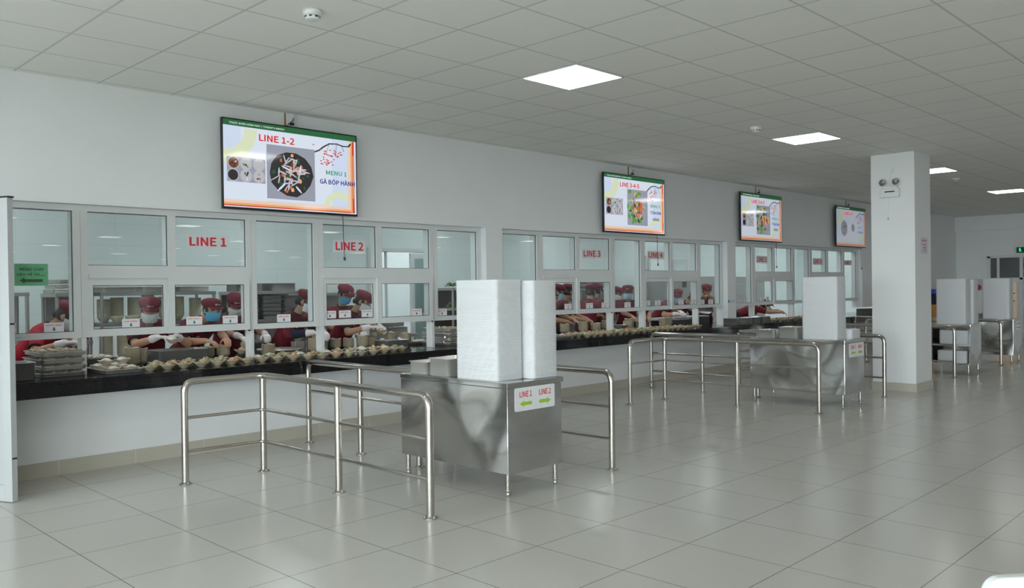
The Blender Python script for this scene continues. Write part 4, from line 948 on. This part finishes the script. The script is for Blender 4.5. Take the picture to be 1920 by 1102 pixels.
def veg(x, y, z, s, label, group):
    m = MB(); q = random.Random(int(x*100)); 
    for k in range(34):
        t = q.uniform(0, 2*pi); r = q.uniform(0, s); a = q.uniform(0, 2*pi); L = q.uniform(.05, .10); b = Vector((r*cos(t)*1.6, r*sin(t), q.uniform(0, .03))); d = Vector((cos(a)*.7, sin(a)*.7, q.uniform(.2, 1))).normalized(); sd = d.cross(Vector((0, 0, 1))).normalized()*.022
        m.add([b, b+d*L*.5+sd, b+d*L, b+d*L*.5-sd], [(0, 1, 2, 3)])
    o = m.build('vegetable_bunch', LEAF, loc=(x, y, z+.0105), fix=False); tag(o, label, 'vegetables', group); sd_ = o.modifiers.new('t', 'SOLIDIFY'); sd_.thickness = .002
for i, x in enumerate((8.58, 8.90, 9.22, 9.52)):
    veg(x, 2.5, 1.47, .10, 'leafy greens on top of the vegetable rack, number %s from the doorway' % ('one', 'two', 'three', 'four')[i], None)
    veg(x, 2.5, 1.16, .09, 'leafy greens on the vegetable rack middle shelf, number %s from the doorway' % ('one', 'two', 'three', 'four')[i], None)
rack('steel rack behind the first LINE 3 cooks, with greens on top', 10.6, 12.2, 2.6, 3.1, (.3, .9, 1.2, 1.50))
veg(10.9, 2.8, 1.50, .10, 'leafy greens on the rack behind LINE 3', None)
rack('grey steel cabinet behind the cook facing out at LINE 4', 12.35, 14.3, 3.1, 3.6, (.3, .9, 1.43), back=KSTEEL)
pan('steel_basin', 'dark basin on the cabinet behind the cook facing out', 12.9, 3.35, 1.43, .3, .2, .12, mt=KSTEEL)
rack('dark open steel frame behind LINE 4', 12.9, 13.8, 2.55, 2.9, (.3, .92, 1.42))
table('white-topped work table behind LINE 4', 11.95, 13.5, .97, 1.25, .90, mt=WHITE)
o = MB().lathe([(.06, 0), (.20, .02), (.235, .045), (.232, .047), (.19, .025), (.0001, .012)], 32).build('serving_platter', BLACK, loc=(12.75, .70, CT+.22)); tag(o, 'dark round platter tilted over the basin past LINE 4', 'platter'); o.rotation_euler = (radians(18), radians(-10), 0)
pan('steel_crate', 'steel crate under the dark round platter past LINE 4', 12.75, .70, CT, .17, .12, .13, mt=KSTEEL)
# extraction hood / steel cabinet block at LINE 5
e = thing('cooking_block', 'large stainless cabinet block behind LINE 4 and 5', 'cabinet', (17.3, 3.4, 0))
MB().box(-1.9, 1.9, -.5, .6, .12, 1.66).build('body', KSTEEL, e, bevel=.006); MB().box(-1.3, -.05, -.515, -.5005, .3, 1.5).build('door', KSTEEL, e, bevel=.004); MB().box(.05, 1.3, -.515, -.5005, .3, 1.5).build('door', KSTEEL, e, bevel=.004)
MB().box(-1.85, 1.85, -.45, .55, .0005, .1195).build('base', BLACK, e); MB().box(-1.75, -1.6, -.506, -.5005, 1.42, 1.56).build('control_box', BLACK, e)
o = MB().lathe([(.17, 0), (.185, .01), (.185, .16), (.19, .165), (.182, .165), (.175, .02), (.0001, .015)], 32).build('steel_pot', STEEL, loc=(16.75, .45, CT+.0005)); tag(o, 'round steel pot under a glass lid beside the tall white trays', 'pot')
MB().lathe([(.19, .1655), (.15, .20), (.05, .225), (.0001, .228)], 32).build('lid', CLEAR, o); MB().lathe([(.02, .2285), (.02, .25), (.0001, .252)], 16).build('knob', BLACK, o)
# doorway frames and doors in the back wall
def kdoor(k, a, b, h, ang):
    e = bpy.data.objects.new('door_%d' % k, None); COL.objects.link(e); struct(e)
    m = MB(); m.box(a-.06, a, KY-.03, KY+.12, .0005, h+.06); m.box(b, b+.06, KY-.03, KY+.12, .0005, h+.06); m.box(a, b, KY-.03, KY+.12, h, h+.06); m.box((a+b)/2-.35, (a+b)/2-.32, KY+.02, KY+.06, 0.001, h)
    m.build('door_frame', ALU, e)
    if k == 3:
        c_ = MB().box(b-.52, b-.43, KY, KY+.04, .01, h-.02).box(b-.09, b-.005, KY, KY+.04, .01, h-.02).box(b-.43, b-.09, KY, KY+.04, h-.12, h-.02).box(b-.43, b-.09, KY, KY+.04, .01, .12).box(b-.43, b-.09, KY, KY+.04, .95, 1.03).build('door_leaf', WHITE, e); MB().box(b-.43, b-.09, KY+.015, KY+.022, .12, .95).box(b-.43, b-.09, KY+.015, KY+.022, 1.03, h-.12).build('door_glass', mat('teal_glass', (.35, .47, .47), .2), c_)
    wd = .62; d_ = MB(); d_.box(0, .09, -.02, .02, .01, h-.02).box(wd-.09, wd, -.02, .02, .01, h-.02).box(.09, wd-.09, -.02, .02, .01, .12).box(.09, wd-.09, -.02, .02, h-.12, h-.02).box(.09, wd-.09, -.02, .02, .95, 1.03)
    dd = d_.build('door_leaf', WHITE, e); dd.location = (b, KY-.05, 0); dd.rotation_euler = (0, 0, radians(ang)); MB().box(.09, wd-.09, -.004, .004, .12, .95).box(.09, wd-.09, -.004, .004, 1.03, h-.12).build('door_glass', mat('frosted', (.75, .85, .85), .4), dd)
kdoor(3, 8.45, 9.85, 2.12, 230); kdoor(4, 16.45, 17.35, 2.12, -100)
e = thing('standing_bin', 'blue plastic bin with an orange crate under it beyond the column', 'bin', (20.3, -.62, 0))
MB().box(-.16, .16, -.16, .16, .0005, .95).build('orange_crate', mat('orange_plastic', (.55, .22, .03), .5), e, bevel=.01); MB().box(-.15, .15, -.15, .15, .9505, 1.20).build('dark_box', NAVY, e, bevel=.01); MB().box(-.17, .17, -.17, .17, 1.2005, 1.30).build('blue_lid', mat('blue_plastic', (.01, .05, .50), .35), e, bevel=.01)

# build the bowls: the 300 nearest as things, the rest as one
SPEC.sort(key=lambda q: (Vector((q[0], q[1], q[2]))-CAM).length)
rest = MB(); mats_ = [BEIGE]+FOODS
for i, (x, y, z, rz, sc, kind, lb, grp) in enumerate(SPEC):
    if i < 298:
        o = obj('serving_bowl', BOWL, None, (x, y, z), rz); o.scale = (sc, sc, sc); tag(o, lb, 'bowl', grp)
        if kind is not None: obj('food', FOODME[kind], o)
    else:
        T = Matrix.Translation((x, y, z)) @ Matrix.Rotation(rz, 4, 'Z') @ Matrix.Scale(sc, 4)
        for me, mi in [(BOWL, 0)]+([(FOODME[kind], kind+1)] if kind is not None else []):
            rest.add([T @ v.co for v in me.vertices], [list(p.vertices) for p in me.polygons], mi, True)
o = rest.build('serving_bowls', mats_); tag(o, 'far mass of beige food bowls and bowl stacks at the second and third serving windows', 'bowls', kind='stuff')

# ================================================================ PEOPLE
def remesh(m, name, mats, parent, vox, smooth=2, loc=None, matfn=None):
    o = m.build(name, mats, None); r = o.modifiers.new('r', 'REMESH'); r.mode = 'VOXEL'; r.voxel_size = vox; r.use_smooth_shade = True
    if smooth: q = o.modifiers.new('s', 'SMOOTH'); q.factor = .5; q.iterations = smooth
    bake(o); o.parent = parent
    me = o.data; me.polygons.foreach_set('use_smooth', [True]*len(me.polygons))
    if matfn:
        me.materials.clear()
        for q in mats: me.materials.append(q)
        for p in me.polygons: p.material_index = matfn(p.center)
    return o
def rotm(ax, ang): return Matrix.Rotation(ang, 3, ax)
def ring_at(c, X, Y, a, b, n=16):
    return [c+X*(a*cos(2*pi*j/n))+Y*(b*sin(2*pi*j/n)) for j in range(n)]
def hand_prims(m, wr, d, pn, side, infl=0.0, curl=.5):
    """wr wrist, d hand direction, pn palm normal (palm side), side +1/-1: thumb direction along d x pn"""
    d = d.normalized(); pn = (pn-d*pn.dot(d)).normalized(); s = d.cross(pn)*side
    for q in (-.026, -.009, .009, .026): m.capsule(wr+s*q*.6+d*.006, wr+s*q+d*.078, .015+infl, .0125+infl, 10)
    L = (.066, .076, .071, .056)
    for k, q in enumerate((.029, .010, -.010, -.028)):
        b = wr+s*q+d*.080; r = .0082+infl; l = L[k]*1.0; a = curl*(1+.12*k)
        d1 = (d*cos(a*.6)+pn*sin(a*.6)); d2 = (d*cos(a*1.5)+pn*sin(a*1.5)); d3 = (d*cos(a*2.3)+pn*sin(a*2.3))
        p1 = b+d1*l*.45; p2 = p1+d2*l*.32; p3 = p2+d3*l*.26
        m.capsule(b, p1, r+.001, r, 8); m.capsule(p1, p2, r, r*.94, 8); m.capsule(p2, p3, r*.94, r*.82, 8)
    b = wr+s*.028+d*.022; t1 = b+(s*.75+d*.65+pn*.25).normalized()*.040; t2 = t1+(s*.25+d*.8+pn*.55).normalized()*.032
    m.capsule(b, t1, .0125+infl, .0098+infl, 8); m.capsule(t1, t2, .0098+infl, .0085+infl, 8)
def person(label, head, phi, pitch=25, yawh=0, hands=((None), (None)), mask='white', shirt=None, vox=.008, hs=1.0, sleeve=False, glove=True, gender=0, bare=True):
    """head: world head centre; phi: facing (deg, 0 = towards the hall, + towards the far end); hands: world wrist targets"""
    ph = radians(phi); F = Vector((sin(ph), -cos(ph), 0)); hz = head[2]
    T, N, zp = .44, .18, .82; dlt = radians(12)
    if hz > zp+T+N-.01: zp = hz-T-N+.01
    lo, hi = 0.0, radians(88)
    for _ in range(40):
        th = (lo+hi)/2
        if zp+T*cos(th)+N*cos(th+dlt) > hz: lo = th
        else: hi = th
    th = (lo+hi)/2; off = T*sin(th)+N*sin(th+dlt)
    root = thing('person', label, 'person', (head[0]-F.x*off, head[1]-F.y*off, 0), ph, 'kitchen staff in caps')
    Ri = Matrix.Rotation(-ph, 3, 'Z'); toL = lambda p: Ri @ (Vector(p)-root.location)
    f = Vector((0, -1, 0)); up = Vector((0, 0, 1)); X = Vector((1, 0, 0))     # local: facing -Y, X = their left
    sp = f*sin(th)+up*cos(th); sf = f*cos(th)-up*sin(th)                      # spine axis, chest-forward axis
    pel = up*zp; neck = pel+sp*T; hd = toL(head)
    # head axes
    hp = radians(pitch); hy = radians(yawh)
    hf = (f*cos(hp)-up*sin(hp)); hu = (up*cos(hp)+f*sin(hp)); Rz = Matrix.Rotation(hy, 3, 'Z'); hf = Rz @ hf; hu = Rz @ hu; hsd = hf.cross(hu)*-1
    A = Matrix((hsd, -hf, hu)).transposed()        # columns: side, back(-f)... y axis = back
    q = lambda a, b, c: hd+hsd*a+hf*b+hu*c
    B = MB()
    # torso as one loft
    def torso(m, k):
        R = [ring_at(pel-sp*.10+0*sf, X, sf, .02, .02), ring_at(pel-sp*.09, X, sf, .150+k, .105+k), ring_at(pel-sp*.02, X, sf, .168+k, .118+k), ring_at(pel+sp*.10, X, sf, .146+k, .104+k), ring_at(pel+sp*.20, X, sf, .142+k, .104+k),
             ring_at(pel+sp*.31+sf*.010, X, sf, .160+k, .112+k), ring_at(pel+sp*.38+sf*.004, X, sf, .168+k, .098+k), ring_at(pel+sp*.43-sf*.004, X, sf, .130+k, .072+k), ring_at(neck-sf*.006, X, sf, .062+k*.6, .056+k*.6), ring_at(neck+sp*.01-sf*.006, X, sf, .03, .03)]
        m.loft(R)
    torso(B, 0)
    B.capsule(neck-sp*.03, q(0, -.02, -.055), .052, .050, 14)
    # head
    B.ell(q(0, -.008, .018), (.0745, .094, .098), A); B.ell(q(0, .018, -.045), (.056, .066, .062), A); B.ell(q(0, .035, -.085), (.028, .032, .024), A, 12, 8)
    B.ell(q(0, .088, -.020), (.014, .020, .018), A, 10, 8); B.ell(q(0, .086, .0), (.009, .012, .026), A, 10, 8); B.ell(q(0, .076, -.055), (.026, .012, .010), A, 12, 8)
    for s in (-1, 1):
        B.ell(q(s*.076, -.004, -.012), (.010, .020, .031), A, 10, 8); B.ell(q(s*.036, .054, -.022), (.022, .022, .022), A, 12, 8); B.ell(q(s*.032, .076, .030), (.024, .010, .008), A, 10, 6)
    # legs
    for s in (-1, 1):
        h_ = pel+X*s*.085-up*.03; kn = Vector((s*.095, .02, zp*.52)); an = Vector((s*.10, .05, .09))
        B.capsule(h_, kn, .085, .058, 14); B.capsule(kn, an, .056, .036, 14); B.capsule(an-up*.04, an+f*.15-up*.055, .034, .026, 10)
    # arms
    gl = []; arms = []
    for s, tg in zip((1, -1), hands):          # s=+1: their left (local +X)
        sh = neck-sp*.055+X*s*.165-sf*.005
        if tg is None: t = sh+sf*.16-up*.34+X*s*.02
        else: t = toL(tg)
        L1, L2 = .27, .235; v = t-sh; D = v.length
        if D > L1+L2-.01: t = sh+v*((L1+L2-.01)/D); v = t-sh; D = v.length
        a = math.acos(max(-1, min(1, (L1*L1+D*D-L2*L2)/(2*L1*D)))); dn = v.normalized()
        pole = (X*s*.75-up*.65-f*.25); pole = (pole-dn*pole.dot(dn)).normalized(); el = sh+dn*(L1*cos(a))+pole*(L1*sin(a))
        fd = (t-el).normalized()
        B.capsule(sh, el, .052, .040, 14); B.capsule(el, el+(t-el)*.35, .041, .038, 14); B.capsule(el+(t-el)*.35, t, .038, .026, 14)
        pn = -up if abs(fd.z) < .8 else f
        hd_ = (fd+(-up)*.25).normalized() if abs(fd.z) < .8 else (fd+f*.4).normalized()
        hand_prims(B, t, hd_, pn if abs(fd.z) < .8 else -f+0*up, -s if abs(fd.z) < .8 else -s, 0.0)
        arms.append((sh, el, t, fd, hd_, s)); gl.append((t, hd_, pn if abs(fd.z) < .8 else -f, -s, fd))
    Ai = A.transposed()
    def mf(c):
        l = Ai @ (c-hd); x_, y_, z_ = l.x, -l.y, l.z
        if y_ > .05:
            if abs(abs(x_)-.031) < .0145 and abs(z_-.012) < .0065: return 1
            if abs(abs(x_)-.034) < .020 and abs(z_-.036) < .0055: return 2
            if abs(x_) < .022 and abs(z_+.056) < .006 and y_ > .07: return 3
        return 0
    remesh(B, 'body', [SKIN, EYE, HAIR, mat('lips', (.45, .14, .12), .5)], root, vox, 1, matfn=mf)
    # shirt
    S = MB(); torso(S, .013)
    SL = .62 if not sleeve else .95
    for sh, el, t, fd, hd_, s in arms: S.capsule(sh-X*s*.02, sh+(el-sh)*SL, .072, .058, 16); S.capsule(neck-sp*.045+X*s*.07, sh, .058, .066, 14)
    remesh(S, 'polo_shirt', [shirt or MAROON], root, max(vox, .009), 5)
    CLR = MB(); r0 = []
    for k, (hh, a, b) in enumerate(((-.035, .078, .074), (-.005, .066, .066), (.022, .062, .064), (.018, .056, .058), (-.02, .058, .060))): r0.append(ring_at(neck+sp*hh-sf*.004, X, sf, a, b, 20))
    CLR.loft(r0); CLR.prism([neck+sf*.105+X*.014+sp*-.03, neck+sf*.105-X*.014+sp*-.03, neck+sf*.128-X*.012-sp*.14, neck+sf*.128+X*.012-sp*.14], sf*.006); CLR.build('collar', DCLOTH, root)
    if sleeve:
        for sh, el, t, fd, hd_, s in arms: MB().capsule(el-(el-sh)*.05, t-fd*.03, .054, .036, 16).build('sleeve_cover', NAVY, root)
    else:
        for sh, el, t, fd, hd_, s in arms:
            d0 = (el-sh).normalized(); c0 = sh+(el-sh)*SL; MB().tube([c0+d0*.035, c0+d0*.052], .0, 18, rs=[.0600, .0592]).build('sleeve_trim', DCLOTH, root)
    if glove:
        for (t, hd_, pn, s, fd) in gl:
            G = MB(); hand_prims(G, t, hd_, pn, s, .0028); G.capsule(t-fd*.05, t+fd*.01, .040, .031, 14)
            remesh(G, 'glove', [GLOVE], root, .0055, 1)
    # trousers and shoes
    P = MB()
    for s in (-1, 1):
        h_ = pel+X*s*.085-up*.03; kn = Vector((s*.095, .02, zp*.52)); an = Vector((s*.10, .05, .09)); P.capsule(h_, kn, .098, .075, 14); P.capsule(kn, an+up*.03, .074, .062, 14)
        MB().capsule(an+Vector((0, .02, -.045)), an+f*.16-up*.05, .042, .036, 12).build('shoe', BLACK, root)
    P.capsule(pel-X*.07-up*.01, pel+X*.07-up*.01, .118, .118, 14); remesh(P, 'trousers', [DCLOTH], root, .012, 2)
    # hair
    Hm = MB(); Hm.ell(q(0, -.020, .006), (.080, .088, .090), A, 18, 12, cut=-.066)
    Hm.ell(q(0, -.095, -.035), (.038, .030, .036), A, 14, 8)
    for s in (-1, 1): Hm.ell(q(s*.072, .018, .012), (.010, .018, .032), A, 10, 6)
    remesh(Hm, 'hair', [HAIR], root, .008, 1)
    # cap: puffy crown, band, visor, badge
    Cm = MB(); n = 28; rings = []
    for (rz_, a, b, c) in ((.040, .087, .104, -.002), (.054, .092, .109, -.003), (.070, .100, .116, -.006), (.094, .098, .112, -.010), (.113, .080, .091, -.011), (.124, .046, .053, -.009), (.127, .008, .010, 0)):
        rings.append([q(a*cos(2*pi*j/n)*(1+.018*cos(7*2*pi*j/n)*(rz_ > .05)), c+b*sin(2*pi*j/n)*(1+.018*cos(7*2*pi*j/n)*(rz_ > .05)), rz_) for j in range(n)])
    Cm.loft(rings); cap = Cm.build('cap', CAPM, root)
    V = MB(); vs = []; m_ = 14
    for j in range(m_+1):
        t = radians(28+124*j/m_); e_ = max(0.0, sin((t-radians(28))/radians(124)*pi))**.5
        for (rr_, dz) in ((1.0, 0), (1+.66*e_, -.022*e_)):
            for hh in (.050, .057): vs.append(q(.086*cos(t)*(1+(rr_-1)*.35), .100*sin(t)*rr_, hh+dz-.010*cos(t)**2*(rr_ > 1.01)))
    fs = []
    for j in range(m_):
        a0 = j*4; b0 = a0+4; fs += [(a0, b0, b0+2, a0+2), (a0+1, a0+3, b0+3, b0+1), (a0+2, b0+2, b0+3, a0+3), (a0, a0+1, b0+1, b0)]
    V.add(vs, fs, 0, True); V.build('visor', CAPM, cap)
    Bg = MB(); 
    for k in range(14):
        t = 2*pi*k/14; Bg.ell(q(-.024+.0085*cos(t), .1165, .072+.0085*sin(t)), (.0028, .0015, .0028), A, 6, 4)
    for k in range(6): Bg.ell(q(-.009+.0065*k, .1160-.0005*k, .070), (.0026, .0018, .0045), A, 6, 4)
    Bg.build('badge', WHITE, cap)
    # mask
    if mask:
        mc = dict(white=MASKW, blue=MASKB, pale=MASKL)[mask]; vs = []; fs = []; nu, nv = 16, 9
        for i in range(nv+1):
            v = i/nv; z_ = -.010-.094*v
            for j in range(nu+1):
                t = radians(-86+172*j/nu); w_ = 1-.30*max(0, v-.45)**1.2; bul = .026*sin(pi*(.12+.88*v))*cos(t)**4
                for dd in (0, .0025): vs.append(q((.074*w_+dd)*sin(t), .012+(.090-.012*v+bul+dd)*cos(t)*(1-.10*v), z_+.006*abs(sin(t))*(1-v)*0))
        W2_ = (nu+1)*2
        for i in range(nv):
            for j in range(nu):
                a0 = i*W2_+j*2; b0 = a0+W2_; fs += [(a0, a0+2, b0+2, b0), (a0+1, b0+1, b0+3, a0+3)]
                if i == 0: fs.append((a0, a0+1, a0+3, a0+2))
                if i == nv-1: fs.append((b0, b0+2, b0+3, b0+1))
        for i in range(nv):
            a0 = i*W2_; b0 = a0+W2_; fs.append((a0, b0, b0+1, a0+1)); a0 += nu*2; b0 += nu*2; fs.append((a0, a0+1, b0+1, b0))
        mk = MB().add(vs, fs, 0, True)
        for s in (-1, 1): mk.tube([q(s*.074, .016, -.014), q(s*.083, -.012, .010), q(s*.084, -.026, -.01), q(s*.074, .010, -.055)], .0014, 6)
        mk.build('face_mask', mc, root)
    # shirt lettering on the chest
    CB = MB()
    for k in range(6): CB.ell(pel+sp*.335+sf*(.124-.0015*k)+X*(-.095+.010*k), (.0035, .0025, .006), Matrix((X, sf, sp)).transposed(), 6, 4)
    CB.build('chest_badge', WHITE, root)
    return root
person('person in a red polo bending with face half hidden behind the first window post', (2.585, .95, 1.251), 50, 32, 0, ((2.60, .68, 1.02), (2.46, .66, 1.02)), 'white', REDCL)
person('person in maroon cap and white mask looking down over the big steel basin', (3.264, .80, 1.282), -18, 14, 0, ((3.44, .62, 1.03), (3.25, .62, 1.03)), 'white')
person('person in maroon cap and blue mask glancing sideways beside the first masked cook', (3.95, .95, 1.262), 14, 6, -8, ((3.98, .70, .98), (3.76, .68, .97)), 'blue', glove=False)
person('person with bowed maroon cap half hidden by the white post, arm reaching to the pan', (4.411, 1.35, 1.305), -10, 22, -6, ((4.60, 1.04, .98), (4.32, 1.04, .96)), 'white')
person('person in maroon cap with navy sleeve covers and white mask filling a bowl', (4.998, .86, 1.333), 24, 22, 10, ((5.05, .60, 1.0), (4.90, .60, 1.0)), 'white', sleeve=True)
person('person in maroon cap and bright blue mask standing behind the others at the second sign', (6.07, 1.7, 1.398), -4, 22, 5, ((6.14, 1.42, .95), (5.86, 1.42, .95)), 'blue')
person('person in maroon cap and white mask bending over a bowl held above the steel pan', (5.821, .95, 1.316), 26, 26, 8, ((5.88, .70, 1.02), (5.72, .72, 1.02)), 'white')
person('person in maroon cap facing sideways, beside the top of the white tray stack', (9.347, 1.0, 1.379), 48, 15, 0, ((9.45, .72, .95), (9.22, .70, .95)), 'pale', vox=.010, glove=False)
person('person whose maroon visor sticks out past a sash frame, behind the first one', (9.778, 1.15, 1.385), 58, 6, 10, ((10.0, .95, .95), (9.80, .85, .95)), 'white', vox=.010, glove=False)
person('person with dark hair seen from behind under a maroon cap, nearer the visor', (10.725, 1.5, 1.364), 112, 12, 0, ((10.95, 1.5, .98), (10.85, 1.25, .96)), 'white', vox=.010, glove=False)
person('person with dark hair seen from behind under a maroon cap, nearer the wide pane', (11.187, 1.75, 1.386), 105, 12, 0, ((11.40, 1.8, .98), (11.35, 1.52, .96)), 'white', vox=.010, glove=False)
person('person in maroon polo mostly hidden behind the cook who faces out', (12.455, 2.3, 1.327), 10, 20, 0, (None, None), 'white', vox=.012, glove=False)
person('person in maroon cap and pale mask facing out between the two sliding windows', (11.20, 1.1, 1.352), -50, 4, 0, ((11.38, .80, .95), (11.02, .86, .95)), 'pale', vox=.009, glove=False)
person('person stooping with a turned face and grey mask, cap tipped away', (12.803, 1.2, 1.268), 40, 15, -95, ((12.62, .95, .96), (12.45, .98, .96)), 'pale', vox=.010)
person('person stooping deeply in the dim gap before the last narrow pane', (14.41, 1.9, 1.19), 0, 35, 0, (None, None), 'white', vox=.012, glove=False)
person('person in maroon cap holding up a bare arm before the white pier', (13.786, 1.2, 1.353), -45, 12, 0, ((13.60, 1.02, 1.25), (13.45, 1.0, 1.0)), None, vox=.010, glove=False)
person('person reaching low across the counter past the white pier, mask below the sash', (15.60, .95, 1.03), 35, 18, 0, ((15.95, .55, .90), (15.55, .58, .90)), 'white', vox=.011, glove=False)
# the bowl held up over the steel basin
o = obj('serving_bowl', BOWL, None, (3.35, .50, .972), .3); obj('food', FOODME[1], o); tag(o, 'bowl of white rice held in the gloved hands over the steel basin', 'bowl')
o = obj('serving_bowl', BOWL, None, (5.82, .60, .945), .6); obj('food', FOODME[0], o); tag(o, 'bowl held in gloved hands over the shallow pan at the second sign', 'bowl')
